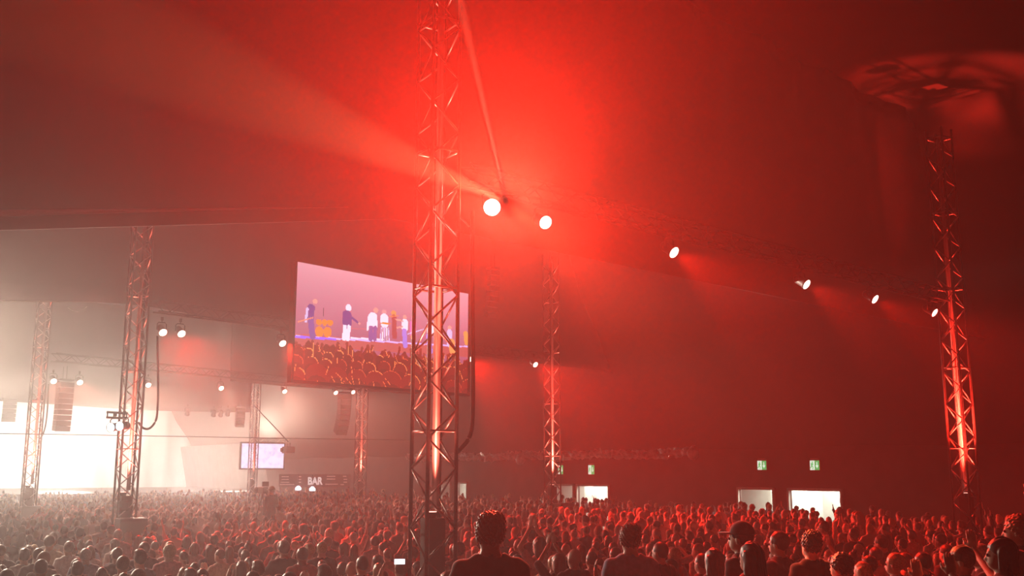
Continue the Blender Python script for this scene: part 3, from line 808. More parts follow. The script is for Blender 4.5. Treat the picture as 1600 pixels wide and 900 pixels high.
# ================================================================== PEOPLE
def surface_net(f, lo, hi, h):
    ns = [int(math.ceil((b - a) / h)) + 1 for a, b in zip(lo, hi)]
    ax = [lo[i] + h * np.arange(ns[i]) for i in range(3)]
    G = np.stack(np.meshgrid(*ax, indexing='ij'), -1).astype(np.float32)
    val = f(G.reshape(-1, 3)).reshape(ns)
    ins = val < 0
    nx, ny, nz = ns
    acc = np.zeros((nx - 1, ny - 1, nz - 1, 3), np.float32); cnt = np.zeros((nx - 1, ny - 1, nz - 1), np.float32)
    def sl(o, full): return slice(o, full - 1 + o)
    for axis in range(3):
        others = [i for i in range(3) if i != axis]
        for a in (0, 1):
            for b in (0, 1):
                o0 = [0, 0, 0]; o0[others[0]] = a; o0[others[1]] = b
                o1 = list(o0); o1[axis] = 1
                s0 = tuple(sl(o0[i], ns[i]) for i in range(3)); s1 = tuple(sl(o1[i], ns[i]) for i in range(3))
                v0, v1 = val[s0], val[s1]
                c = ins[s0] != ins[s1]
                t = np.where(c, v0 / np.where(v0 == v1, 1, v0 - v1), 0)
                p = G[s0].copy(); p[..., axis] += t * h
                acc += np.where(c[..., None], p, 0); cnt += c
    act = cnt > 0
    idx = np.full(act.shape, -1, np.int64); idx[act] = np.arange(act.sum())
    V_ = acc[act] / cnt[act][:, None]
    quads = []
    for axis in range(3):
        o1, o2 = [(1, 2), (2, 0), (0, 1)][axis]
        s0 = [slice(1, -1)] * 3; s1 = [slice(1, -1)] * 3
        s0[axis] = slice(0, -1); s1[axis] = slice(1, None)
        a, b = ins[tuple(s0)], ins[tuple(s1)]
        ch = np.argwhere(a != b)
        if len(ch) == 0: continue
        ii = ch.copy()
        for k in range(3):
            if k != axis: ii[:, k] += 1
        def cell(d1, d2):
            q = ii.copy(); q[:, o1] -= d1; q[:, o2] -= d2
            return idx[q[:, 0], q[:, 1], q[:, 2]]
        Q = np.stack([cell(1, 1), cell(0, 1), cell(0, 0), cell(1, 0)], 1)
        flip = ~a[tuple(ch.T)]
        Q[flip] = Q[flip][:, ::-1]
        quads.append(Q)
    Q = np.concatenate(quads) if quads else np.zeros((0, 4), int)
    Q = Q[(Q >= 0).all(1)]
    return V_, Q
def cap(P, a, b, ra, rb=None):
    rb = ra if rb is None else rb
    a = np.array(a, np.float32); b = np.array(b, np.float32); ba = b - a
    t = np.clip(((P - a) @ ba) / (ba @ ba + 1e-9), 0, 1)
    return np.linalg.norm(P - a - t[:, None] * ba, axis=1) - (ra + (rb - ra) * t)
def ell(P, c, r):
    q = (P - np.array(c, np.float32)) / np.array(r, np.float32)
    return (np.linalg.norm(q, axis=1) - 1) * min(r)
def smin(ds, k=0.03):
    d = ds[0]
    for e in ds[1:]:
        hh = np.clip(0.5 + 0.5 * (e - d) / k, 0, 1)
        d = e * (1 - hh) + d * hh - k * hh * (1 - hh)
    return d
POSES = {   # shoulder fixed; (elbow, wrist, finger direction, palm normal) for the right (+x) and left (-x) arm
    'down':   [((.245, -.02, 1.13), (.25, .08, .88), (0, .25, -1), (-1, 0, 0)), ((-.245, -.02, 1.13), (-.25, .08, .88), (0, .25, -1), (1, 0, 0))],
    'clap':   [((.27, .14, 1.19), (.055, .34, 1.34), (-.1, .25, 1), (-1, 0, 0)), ((-.27, .14, 1.19), (-.055, .34, 1.34), (.1, .25, 1), (1, 0, 0))],
    'clap_face': [((.25, .19, 1.24), (.05, .35, 1.47), (-.1, .12, 1), (-1, 0, 0)), ((-.25, .19, 1.24), (-.05, .35, 1.47), (.1, .12, 1), (1, 0, 0))],
    'high':   [((.30, .10, 1.62), (.06, .12, 1.88), (-.1, .05, 1), (-1, 0, 0)), ((-.30, .10, 1.62), (-.06, .12, 1.88), (.1, .05, 1), (1, 0, 0))],
    'one_up': [((.27, .06, 1.66), (.30, .12, 1.93), (.1, .1, 1), (0, 1, 0)), ((-.245, -.02, 1.13), (-.2, .2, 1.0), (0, .6, -.7), (1, 0, 0))],
    'both_up': [((.29, .06, 1.64), (.34, .10, 1.92), (.1, .1, 1), (0, 1, 0)), ((-.29, .06, 1.64), (-.34, .10, 1.92), (-.1, .1, 1), (0, 1, 0))],
    'phone':  [((.26, .22, 1.36), (.08, .38, 1.60), (-.5, .1, .8), (-.6, -.4, 0)), ((-.26, .22, 1.36), (-.08, .38, 1.60), (.5, .1, .8), (.6, -.4, 0))],
    'drink':  [((.26, .04, 1.15), (.14, .30, 1.24), (-.6, .5, .3), (-.3, .4, .8)), ((-.245, -.02, 1.13), (-.24, .06, .88), (0, .25, -1), (1, 0, 0))],
}
SHO = (.172, 0, 1.405)
def sd_torso(P, g=0.0):
    return smin([ell(P, (0, 0, .95), (.165 + g, .118 + g, .15 + g)), ell(P, (0, 0, 1.12), (.145 + g, .104 + g, .18 + g)),
                 ell(P, (0, .005, 1.29), (.176 + g, .122 + g, .17 + g)), cap(P, (-.15, -.005, 1.40), (.15, -.005, 1.40), .058 + g),
                 cap(P, (-.12, -.012, 1.428), (0, -.018, 1.478), .038 + g, .046 + g), cap(P, (.12, -.012, 1.428), (0, -.018, 1.478), .038 + g, .046 + g)], .05)
def sd_head(P):
    d = smin([ell(P, (0, -.012, 1.655), (.076, .096, .098)), ell(P, (0, .028, 1.602), (.060, .072, .085)), ell(P, (0, .045, 1.556), (.044, .045, .034))], .03)
    d = smin([d, cap(P, (0, .094, 1.628), (0, .112, 1.592), .010, .014), cap(P, (-.034, .082, 1.648), (.034, .082, 1.648), .013), ell(P, (0, .094, 1.566), (.024, .012, .010))], .012)
    d = np.minimum(d, np.minimum(ell(P, (.077, -.005, 1.612), (.012, .024, .032)), ell(P, (-.077, -.005, 1.612), (.012, .024, .032))))
    eye = np.minimum(ell(P, (.032, .104, 1.627), (.017, .014, .011)), ell(P, (-.032, .104, 1.627), (.017, .014, .011)))
    return np.maximum(d, -eye)
def sd_arms(P, pose, g=0.0, upto=1.0, hand=False):
    ds = []
    for s, (e, w_, fd, pn) in zip((1, -1), POSES[pose]):
        sh = (s * SHO[0], SHO[1], SHO[2])
        e = np.array(e); w_ = np.array(w_)
        if upto <= 0.5:
            m_ = np.array(sh) + (e - np.array(sh)) * (upto * 2)
            ds.append(cap(P, sh, m_, .052 + g, .046 + g)); continue
        ds.append(cap(P, sh, e, .052 + g, .041 + g)); ds.append(cap(P, e, w_, .041 + g, .028 + g))
        if hand:
            f_ = np.array(fd, float); f_ /= np.linalg.norm(f_)
            ds.append(cap(P, w_, w_ + f_ * .13, .03, .022))
    d = ds[0]
    for e in ds[1:]: d = np.minimum(d, e)
    return d
def sd_legs(P, g=0.0):
    ds = []
    for s in (1, -1):
        ds += [cap(P, (s * .09, 0, .92), (s * .10, .012, .48), .086 + g, .060 + g), cap(P, (s * .10, .012, .48), (s * .10, -.015, .09), .058 + g, .042 + g)]
    return smin(ds, .02)
def sd_feet(P):
    return np.minimum(cap(P, (.10, -.03, .05), (.115, .13, .042), .045, .036), cap(P, (-.10, -.03, .05), (-.115, .13, .042), .045, .036))
def sd_body(P, pose, hand=False):
    d = smin([sd_torso(P), cap(P, (0, -.012, 1.40), (0, .002, 1.57), .062, .056), sd_legs(P), sd_feet(P)], .03)
    d = smin([d, sd_arms(P, pose, hand=hand)], .025)
    return smin([d, sd_head(P)], .012)
def sd_shirt(P, pose, sleeve):
    g = .016
    fold = .004 * np.sin(P[:, 2] * 55 + P[:, 0] * 30) + .003 * np.sin(P[:, 0] * 70 - P[:, 2] * 22)
    d = smin([sd_torso(P, g), sd_arms(P, pose, g, sleeve)], .03)
    d = np.maximum(d, .86 - P[:, 2])                                     # hem
    d = np.maximum(d, -ell(P, (0, .015, 1.525), (.085, .095, .065)))        # neckline
    return d + fold
def sd_trousers(P):
    d = smin([ell(P, (0, 0, .95), (.172, .126, .14)), sd_legs(P, .014)], .03)
    return np.maximum(np.maximum(d, .07 - P[:, 2]), P[:, 2] - 1.02) + .003 * np.sin(P[:, 2] * 60)
def sd_hair(P, kind):
    sk = ell(P, (0, -.014, 1.660), (.086, .104, .105))
    hairline = (P[:, 1] - .062) - (P[:, 2] - 1.655) * 1.15
    nz_ = .002 * np.sin(P[:, 0] * 95 + P[:, 2] * 40) * np.sin(P[:, 1] * 80) + .0012 * np.sin(P[:, 0] * 160 + P[:, 1] * 60)
    if kind == 'short':
        d = np.maximum(np.maximum(sk, hairline), 1.598 + .45 * P[:, 1] - P[:, 2])
        return d + nz_
    if kind == 'messy':
        b = smin([ell(P, (0, -.016, 1.662), (.089, .108, .109)), ell(P, (.01, -.03, 1.735), (.07, .075, .045))], .03)
        d = np.maximum(np.maximum(b, hairline - .004), 1.598 + .45 * P[:, 1] - P[:, 2])
        return d + .009 * np.sin(P[:, 0] * 125 + P[:, 2] * 60) * np.sin(P[:, 1] * 110 - P[:, 2] * 80) + .007 * np.sin(P[:, 0] * 210 - P[:, 1] * 170) * np.sin(P[:, 2] * 180)
    if kind == 'crop':
        sk = ell(P, (0, -.014, 1.658), (.080, .0995, .101))
        return np.maximum(np.maximum(sk, hairline - .004), 1.598 + .45 * P[:, 1] - P[:, 2])
    if kind == 'quiff':
        d = smin([sk, ell(P, (0, .03, 1.745), (.065, .07, .04))], .03)
        return np.maximum(np.maximum(d, hairline - .01), 1.598 + .45 * P[:, 1] - P[:, 2]) + nz_ * 1.5
    if kind == 'curly':
        b = ell(P, (0, -.022, 1.662), (.099, .114, .114))
        d = np.maximum(np.maximum(b, hairline - .004), 1.575 + .45 * P[:, 1] - P[:, 2])
        return d + .009 * np.sin(P[:, 0] * 110) * np.sin(P[:, 1] * 105 + 1) * np.sin(P[:, 2] * 100) + .004 * np.sin(P[:, 0] * 190 + P[:, 2] * 170)
    base = np.maximum(sk, hairline)
    if kind == 'long':
        Q = P.copy(); Q[:, 0] *= .62
        d = smin([base, cap(Q, (0, -.055, 1.66), (0, -.10, 1.42), .052, .05), cap(Q, (0, -.10, 1.42), (0, -.135, 1.22), .05, .028),
                  cap(P, (.072, -.025, 1.64), (.088, -.04, 1.42), .026, .03), cap(P, (-.072, -.025, 1.64), (-.088, -.04, 1.42), .026, .03)], .03)
        return d + nz_ + .004 * np.sin(P[:, 0] * 150)
    if kind == 'bob':
        Q = P.copy(); Q[:, 0] *= .72
        d = smin([base, cap(Q, (0, -.05, 1.66), (0, -.065, 1.52), .060, .05), cap(P, (.076, -.012, 1.64), (.084, -.005, 1.53), .028, .028), cap(P, (-.076, -.012, 1.64), (-.084, -.005, 1.53), .028, .028)], .03)
        return d + nz_ + .003 * np.sin(P[:, 0] * 150)
    cut = np.maximum(base, 1.598 + .45 * P[:, 1] - P[:, 2])
    if kind == 'pony':
        return smin([cut, cap(P, (0, -.10, 1.70), (0, -.155, 1.64), .028, .034), cap(P, (0, -.155, 1.64), (0, -.15, 1.42), .034, .016)], .015) + nz_
    if kind == 'bun':
        return smin([cut, ell(P, (0, -.075, 1.765), (.05, .05, .045))], .01) + nz_
    raise ValueError(kind)
HAIRS = ['short', 'crop', 'quiff', 'curly', 'long', 'bob', 'pony', 'bun']
def sd_cap(P, brim=True):
    dome = np.maximum(ell(P, (0, -.012, 1.668), (.094, .112, .112)), 1.665 - P[:, 2])
    br = np.maximum(ell(P, (0, .12, 1.672), (.078, .095, .010)), .05 - P[:, 1])
    return np.minimum(dome, br)
def sd_hat(P):
    dome = np.maximum(ell(P, (0, -.012, 1.67), (.098, .114, .125)), 1.665 - P[:, 2])
    return np.minimum(dome, ell(P, (0, -.005, 1.678), (.17, .185, .014)))
# hands: wrist at the origin, fingers along +z, palm facing +y, thumb on +x
def sd_hand(P, curl):
    ds = [ell(P, (0, 0, .05), (.041, .017, .056))]
    for i, (x, L) in enumerate(((-.030, .060), (-.010, .074), (.010, .080), (.030, .070))):
        k1 = np.array((x, 0, .088)); k2 = k1 + np.array((x * .15, math.sin(curl), math.cos(curl))) * L * .5
        k3 = k2 + np.array((x * .1, math.sin(curl * 2), math.cos(curl * 2))) * L * .5
        ds += [cap(P, k1, k2, .0095, .0088), cap(P, k2, k3, .0088, .0072)]
    ds += [cap(P, (.028, .002, .022), (.058, .014, .058), .014, .0105), cap(P, (.058, .014, .058), (.066, .022, .092), .0105, .0085)]
    d = smin(ds[:1] + ds[-2:], .012)
    for e in ds[1:-2]: d = smin([d, e], .005)
    return d
HANDS = {k: surface_net(lambda P, c=c: sd_hand(P, c), (-.055, -.03, -.012), (.085, .10, .19), .0062) for k, c in (('flat', .12), ('curl', .7))}
def hand_at(w_, fd, pn, side, style):
    v, q = HANDS[style]
    z = Vector(fd).normalized(); y = Vector(pn); y = (y - z * y.dot(z)).normalized(); x = y.cross(z)
    v = v.copy()
    # the thumb lies towards the body's middle / upwards: mirror for the other hand
    flipx = side < 0
    if flipx: v[:, 0] *= -1; q = q[:, ::-1]
    R = np.array([x, y, z])
    return v @ R + np.array(w_), q
def to_mesh(name, parts):
    vs = []; qs = []; n = 0
    for v, q in parts: vs.append(v); qs.append(q + n); n += len(v)
    v = np.concatenate(vs); q = np.concatenate(qs)
    me = bpy.data.meshes.new(name)
    me.vertices.add(len(v)); me.vertices.foreach_set('co', v.astype(np.float32).ravel())
    me.loops.add(q.size); me.loops.foreach_set('vertex_index', q.astype(np.int32).ravel())
    me.polygons.add(len(q)); me.polygons.foreach_set('loop_start', (np.arange(len(q)) * 4).astype(np.int32))
    me.polygons.foreach_set('use_smooth', np.ones(len(q), bool))
    me.update(calc_edges=True); me.validate()
    return me
M_DEF = mat('cloth_default', (0.2, 0.2, 0.2), 0.8)
def bounds(pose):
    z = max(1.80, max(a[1][2] for a in POSES[pose]) + .2); return (-.42, -.22, -.01), (.42, .62, z)
CACHE = {}
def get(kind, key, h):
    k = (kind, key, h)
    if k in CACHE: return CACHE[k]
    if kind == 'body':
        lo, hi = bounds(key)
        parts = [surface_net(lambda P: sd_body(P, key), lo, hi, h)]
        for s, (e, w_, fd, pn) in zip((1, -1), POSES[key]):
            parts.append(hand_at(w_, fd, pn, s, 'curl' if key in ('phone', 'drink', 'down') else 'flat'))
    elif kind == 'shirt':
        pose, sl_ = key; lo, hi = bounds(pose)
        parts = [surface_net(lambda P: sd_shirt(P, pose, sl_), (lo[0], lo[1], .80), (hi[0], hi[1], max(1.56, hi[2] - .1)), h)]
    elif kind == 'trousers':
        parts = [surface_net(sd_trousers, (-.26, -.2, .0), (.26, .2, 1.06), h * 1.4)]
    elif kind == 'hair':
        parts = [surface_net(lambda P: sd_hair(P, key), (-.16, -.22, 1.15), (.16, .16, 1.84), h * .62)]
    elif kind == 'cap':
        parts = [surface_net(sd_cap if key == 'cap' else sd_hat, (-.2, -.22, 1.62), (.2, .24, 1.84), h * .5)]
    me = to_mesh(kind, parts); me.materials.append(M_DEF)
    CACHE[k] = me
    return me
EYE = MB().lathe([(.002, -.013), (.010, -.009), (.013, 0), (.010, .009), (.002, .013)], 10).mesh('eye', True)
EYE.materials.append(mat('eye_dark', (0.05, 0.03, 0.025), 0.2))
SKIN = [mat('skin_%d' % i, c, 0.5, var=0.08, scale=14, sheen=0.25) for i, c in enumerate([(0.62, 0.40, 0.30), (0.55, 0.34, 0.25), (0.70, 0.48, 0.38), (0.42, 0.25, 0.17), (0.22, 0.12, 0.08)])]
HAIRC = {'black': (0.012, 0.010, 0.009), 'dark brown': (0.045, 0.025, 0.015), 'brown': (0.11, 0.06, 0.032), 'blond': (0.48, 0.34, 0.17), 'grey': (0.34, 0.32, 0.30), 'ginger': (0.32, 0.11, 0.03)}
HAIRM = {k: mat('hair_' + k.replace(' ', '_'), c, 0.42, var=0.3, scale=60, spec=0.7, sheen=0.3) for k, c in HAIRC.items()}
SHIRTC = {'black': (0.016, 0.016, 0.018), 'dark grey': (0.06, 0.06, 0.065), 'navy': (0.025, 0.035, 0.08), 'white': (0.78, 0.76, 0.74), 'cream': (0.66, 0.58, 0.46), 'pale grey': (0.42, 0.42, 0.43),
          'red': (0.45, 0.04, 0.035), 'light blue': (0.30, 0.42, 0.58), 'olive': (0.12, 0.13, 0.06), 'brown': (0.16, 0.09, 0.05), 'pink': (0.72, 0.38, 0.40)}
SHIRTM = {k: mat('shirt_' + k.replace(' ', '_'), c, 0.85, var=0.15, scale=25, spec=0.15, sheen=0.5) for k, c in SHIRTC.items()}
TROUM = [mat('trousers_%d' % i, c, 0.85, var=0.15, scale=25, spec=0.15) for i, c in enumerate([(0.02, 0.02, 0.022), (0.04, 0.06, 0.12), (0.30, 0.24, 0.16), (0.10, 0.15, 0.24)])]
def child(parent, name, me, m):
    o = bpy.data.objects.new(name, me); COL.objects.link(o); o.parent = parent
    if m is not None:
        o.material_slots[0].link = 'OBJECT'; o.material_slots[0].material = m
    return o
STAGE_C = uv(82, 10)
def ramp_z(x, y):
    if x > -0.72: return max(0.0, min(1.25, (17.0 - y) * 0.10))
    return 0.0
def person(x, y, z, rz, sc, pose, hair, hairc, shirtc, sleeve, skin, trou, h, hat=None, wide=1.0, eyes=False):
    t = bpy.data.objects.new('person', None); COL.objects.link(t); t.empty_display_size = 0.2
    t.location = (x, y, z); t.rotation_euler = (0, 0, rz); t.scale = (sc * wide, sc, sc)
    t['category'] = 'person'; t['group'] = 'people in the concert crowd'
    child(t, 'body', get('body', pose, h), SKIN[skin])
    child(t, 'shirt', get('shirt', (pose, sleeve), h), SHIRTM[shirtc])
    child(t, 'trousers', get('trousers', 0, h), TROUM[trou])
    if hair: child(t, 'hair', get('hair', hair, h), HAIRM[hairc])
    if hat: child(t, hat, get('cap', hat, h), SHIRTM['dark grey' if hat == 'cap' else 'cream'])
    if eyes:
        for s in (-1, 1):
            e = bpy.data.objects.new('eye', EYE); COL.objects.link(e); e.parent = t; e.location = (s * .032, .092, 1.627)
    return t
def facing(x, y, off=0.0):
    d = STAGE_C - Vector((x, y, 0)); return math.atan2(d.y, d.x) - PI / 2 + off
# wedge of raised viewing deck under the nearest people on the right
rp = [(-0.72, 17.0, 0.0), (24, 17.0, 0.0), (24, 4.5, 1.25), (-0.72, 4.5, 1.25), (-0.72, 3.0, 1.25), (24, 3.0, 1.25), (-0.72, 3.0, 0.0), (24, 3.0, 0.0), (-0.72, 4.5, 0), (24, 4.5, 0)]
structure('floor_ramp', mesh_py('floor_ramp', rp, [(0, 1, 2, 3), (3, 2, 5, 4), (4, 5, 7, 6), (0, 3, 8), (3, 4, 6, 8), (1, 9, 2), (2, 9, 7, 5)]), M_FLOOR, 'sloping viewing deck under the nearest people')
PEOPLE = []      # (object, description pieces)
# (px, py of the top of the head, distance, pose, hair, hair colour, shirt, sleeve, turn, hat, wide, label)
HERO = [
    (766, 803, 7.0, 'down', 'messy', 'brown', 'black', .5, -.36, None, 1.08, 'large silhouetted man with tousled hair and black shirt seen from behind beside the centre tower'),
    (984, 820, 10.0, 'down', 'messy', 'brown', 'light blue', 1.0, -.40, None, 1.08, 'man in a pale long-sleeved shirt seen from behind in the nearest row'),
    (1031, 845, 12.5, 'down', 'crop', 'black', 'black', .5, .1, None, 1.0, 'dark crop-haired man in black just right of the pale-shirted man'),
    (1157, 816, 9.6, 'down', 'short', 'black', 'dark grey', 1.0, .35, 'cap', 1.0, 'man in a dark peaked cap looking left near the bottom edge'),
    (1172, 846, 8.3, 'down', 'long', 'black', 'red', .5, .0, None, .95, 'woman with long black hair in front of the man in the peaked cap'),
    (1114, 856, 10.2, 'down', 'long', 'dark brown', 'black', 1.0, -.1, None, 1.0, 'long-haired person in black left of the peaked-cap man at the bottom edge'),
    (1096, 863, 12.4, 'down', 'crop', 'black', 'brown', .5, .0, None, .95, 'small dark head in brown shirt at bottom edge, left of the long-haired person in black'),
    (1216, 829, 11.5, 'drink', 'short', 'black', 'dark grey', 1.0, .2, None, 1.0, 'dark-haired man in a charcoal jacket right of the peaked-cap man'),
    (1266, 831, 10.6, 'down', 'messy', 'black', 'black', .5, -.2, None, 1.04, 'tousle-haired dark man in a black shirt above the bottom edge'),
    (1374, 804, 17.5, 'down', 'short', 'black', 'brown', 1.0, -.05, None, 1.02, 'tall man in a long brown jacket seen from behind near the right tower'),
    (1397, 863, 11.4, 'down', 'short', 'blond', 'dark grey', 1.0, .3, None, .95, 'person with light swept hair at the bottom edge left of the right tower'),
    (1346, 877, 11.2, 'down', 'long', 'blond', 'dark grey', .5, .0, None, .92, 'woman with long blond hair at the bottom edge'),
    (1312, 861, 9.8, 'down', 'curly', 'dark brown', 'red', .5, .1, None, 1.12, 'person with a big mass of dark curly hair at the bottom edge'),
    (1562, 838, 7.6, 'clap_face', 'bob', 'dark brown', 'black', .5, .55, None, .95, 'woman with dark bobbed hair clapping in the lower right corner'),
    (1500, 851, 8.4, 'clap_face', 'short', 'brown', 'black', .3, .5, None, 1.0, 'man clapping with raised hands at the bottom below the right tower'),
    (1530, 848, 11.0, 'down', 'crop', 'grey', 'black', .5, .7, None, 1.0, 'grey crop-haired head between the two clapping people at lower right'),
    (1586, 801, 10.2, 'clap_face', 'curly', 'ginger', 'black', .3, .5, None, 1.0, 'person with big curly ginger hair clapping at the right picture edge'),
    (1632, 812, 11.4, 'one_up', 'short', 'black', 'black', .5, .5, None, 1.0, 'person at the right picture edge with one open hand raised'),
    (1440, 862, 12.0, 'down', 'short', 'black', 'black', 1.0, .2, None, 1.0, 'man in black standing in the dark just left of the clapping people at lower right'),
    (566, 867, 15.0, 'down', 'crop', 'dark brown', 'red', .5, .0, None, 1.0, 'man with round cropped head and red shirt at the bottom left of the centre tower'),
    (627, 872, 14.2, 'phone', 'short', 'brown', 'red', .5, .0, None, 1.0, 'person holding a glowing phone up with both hands left of the centre tower'),
    (842, 838, 17.0, 'high', 'long', 'dark brown', 'pink', .3, .1, None, .95, 'woman in pink clapping with both arms above her head right of the dark silhouetted man'),
    (1286, 800, 22.0, 'down', 'short', 'dark brown', 'pale grey', .5, .0, None, 1.0, 'man in a pale grey shirt standing behind the tousle-haired dark man'),
    (1340, 793, 27.0, 'drink', 'long', 'ginger', 'white', 1.0, .1, None, .95, 'woman with long ginger hair and white top right of the wide doorway'),
    (1310, 790, 29.0, 'down', 'short', 'brown', 'cream', 1.0, -.1, None, 1.08, 'broad man in a cream shirt seen from behind below the wide doorway'),
    (61, 855, 17.5, 'down', 'crop', 'dark brown', 'black', .5, .0, None, 1.08, 'broad-shouldered man in black at the lower left corner'),
    (184, 854, 17.3, 'down', 'crop', 'dark brown', 'black', .5, .0, None, 1.02, 'man in black directly below the case of the twin-lamp tower'),
    (108, 845, 19.2, 'drink', 'short', 'brown', 'white', .5, .3, None, 1.0, 'short-haired man in a white shirt near the lower left corner'),
    (226, 846, 18.5, 'down', 'short', 'dark brown', 'dark grey', .5, .0, None, 1.05, 'man in dark grey just right of the foot of the twin-lamp tower'),
]
occupied = []
for (px, py, Y, pose, hair, hc, sh, slv, turn, hat, wide, lab) in HERO:
    p = at(px, py, Y)
    zb = ramp_z(p.x, p.y)
    sc = (p.z - zb) / (1.765 + (.02 if hair in ('curly', 'quiff') else 0))
    sc = min(1.16, max(.86, sc))
    o = person(p.x, p.y, zb, facing(p.x, p.y, turn - 0.0), sc, pose, hair, hc, sh, slv, random.choice([0, 0, 1, 2]), random.randrange(4), .0125, hat, wide / sc ** .5, True)
    o['label'] = lab
    occupied.append((p.x, p.y, .42))
    print('HERO', lab[:30], round(sc, 2))
# the phone held by the person left of the centre tower
hp = [e for e in HERO if e[3] == 'phone'][0]
p = at(624.5, 877.5, 13.9)
ph = thing('phone', 'glowing phone held sideways by the person left of the centre tower', 'phone', p, 0.1)
link('phone_case', bevel_box((.15, .010, .076), .004), ph, m=M_BLACK)
MB().box((0, -.0065, 0), (.138, .002, .066)).build('phone_screen', mat('phone_glow', (.8, .9, 1), .3, emit=(.85, .9, 1.0), strength=2.2), ph)
# camera operator on a podium, with a camera on its tripod
opx = at(425, 760, 34.0)
POD = opx.z - 1.78
structure('camera_platform', MB().box((opx.x - .1, opx.y, POD / 2), (2.2, 1.6, POD)).mesh('camera_platform'), M_BLACK, 'low podium for the camera operator')
o = person(opx.x, opx.y, POD, facing(opx.x, opx.y, .2), 1.0, 'drink', 'short', 'dark brown', 'black', 1.0, 1, 0, .0225, 'hat')
o['label'] = 'camera operator in a brimmed hat standing above the crowd right of the stage'
occupied.append((opx.x, opx.y, 1.3))
cpz = at(411, 766, 34.2)
t = thing('video_camera', 'video camera on a tripod beside the camera operator', 'camera', (cpz.x, cpz.y, POD), facing(cpz.x, cpz.y, 0))
hgt = cpz.z - POD
o = link('camera_body', bevel_box((.18, .42, .22), .02), t, m=M_BLACK); o.location = (0, 0, hgt)
MB().lathe([(.07, 0), (.085, .22), (.10, .30)], 12, Matrix.Translation((0, .2, hgt)) @ Matrix.Rotation(-PI / 2, 4, 'X')).build('camera_lens', M_BLACKM, t, smooth=True)
MB().box((.02, -.12, hgt + .2), (.22, .04, .16)).build('monitor', M_BLACK, t)
MB().tube([(-.02, -.2, hgt - .05), (.0, -.5, hgt - .22)], .015, 6).build('pan_handle', M_BLACKM, t)
for a in range(3):
    MB().tube([(0, 0, hgt - .12), (.38 * math.cos(a * 2.09 + .5), .38 * math.sin(a * 2.09 + .5), .02)], .022, 6).build('tripod_leg', M_BLACKM, t)
# ---- where everyone else stands
keep_out = [(BARP.x + d, BARP.y - .5 + d * .22, .9) for d in (-2.2, -1.1, 0, 1.1, 2.2)] + [(TOW[k].x, TOW[k].y, .85) for k in TOW] + [(f2.x, f2.y, .7)] + [((TOW[k] - U * .72).x, (TOW[k] - U * .72).y, .7) for k in (3, 4)]
spots = []; cells = {}
SPC = 0.66
rr = random.Random(11)
for iu in range(-5, 108):
    for iv in range(-60, 50):
        u = iu * SPC + (rr.random() - .5) * .42; v = (iv + .5 * (iu % 2)) * SPC * 1.05 + (rr.random() - .5) * .42
        if v > WALL_V - .7 or u > 73.5: continue
        skip = rr.random()
        q = uv(u, v)
        if q.y < 9.5: continue
        zb = ramp_z(q.x, q.y)
        hx, hy, dep = project((q.x, q.y, zb + 1.75))
        if hx < -45 or hx > 1645 or hy > 915: continue
        if q.x > -0.72 and q.y < 13.2: continue
        if skip < .08: continue
        if hx > 1380 and q.y < 23 and skip < .45: continue
        if hx > 1300 and q.y > 26 and skip < .35: continue
        if q.x > -.72 and abs(q.x + .4) < .45 and q.y < 17: continue
        if any((q.x - a) ** 2 + (q.y - b) ** 2 < (r + .30) ** 2 for a, b, r in keep_out): continue
        if any((q.x - a) ** 2 + (q.y - b) ** 2 < (r + .18) ** 2 for a, b, r in occupied): continue
        gk = (int(q.x // .6), int(q.y // .6))
        if any((q.x - a) ** 2 + (q.y - b) ** 2 < .30 for i in (-1, 0, 1) for j in (-1, 0, 1) for a, b in cells.get((gk[0] + i, gk[1] + j), ())): continue
        cells.setdefault(gk, []).append((q.x, q.y))
        spots.append((dep, q.x, q.y, zb, hx, hy))
spots.sort()
N_IND = 300 - len(HERO) - 1
def look():
    fem = rr.random() < .45
    pose = rr.choices(['down', 'clap', 'high', 'one_up', 'both_up', 'drink', 'phone'], [58, 16, 2, 1, 1, 17, 5])[0]
    hair = rr.choices(['long', 'bob', 'pony', 'bun', 'curly'], [42, 16, 18, 12, 12])[0] if fem else rr.choices(['short', 'crop', 'quiff', 'curly', None], [40, 28, 16, 10, 6])[0]
    hc = rr.choices(list(HAIRC), [20, 34, 22, 12, 8, 4])[0]
    sh = rr.choices(list(SHIRTC), [28, 10, 8, 16, 8, 8, 6, 5, 4, 3, 4])[0]
    sl_ = rr.choices([.3, .5, 1.0], [18, 56, 26])[0]
    sc = rr.uniform(.90, .98) if fem else rr.uniform(.96, 1.08)
    return fem, pose, hair, hc, sh, sl_, sc
POSEW = {'down': 'standing', 'clap': 'clapping', 'high': 'clapping overhead', 'one_up': 'with one arm up', 'both_up': 'with both arms up', 'drink': 'with one forearm raised', 'phone': 'with hands at face'}
HAIRW = {'short': 'short-haired', 'crop': 'crop-haired', 'quiff': 'quiff-haired', 'curly': 'curly-haired', 'long': 'long-haired', 'bob': 'bob-haired', 'pony': 'ponytailed', 'bun': 'bun-haired', None: 'bald'}
def zone(px):
    for lim, nm in ((178, 'left of twin-lamp tower'), (330, 'right of twin-lamp tower'), (480, 'below camera operator'), (643, 'left of centre tower'), (850, 'right of centre tower'),
                    (1050, 'below slim tower'), (1220, 'below left exit doorway'), (1400, 'below wide doorway'), (2000, 'by right tower')):
        if px < lim: return nm
descr = {}
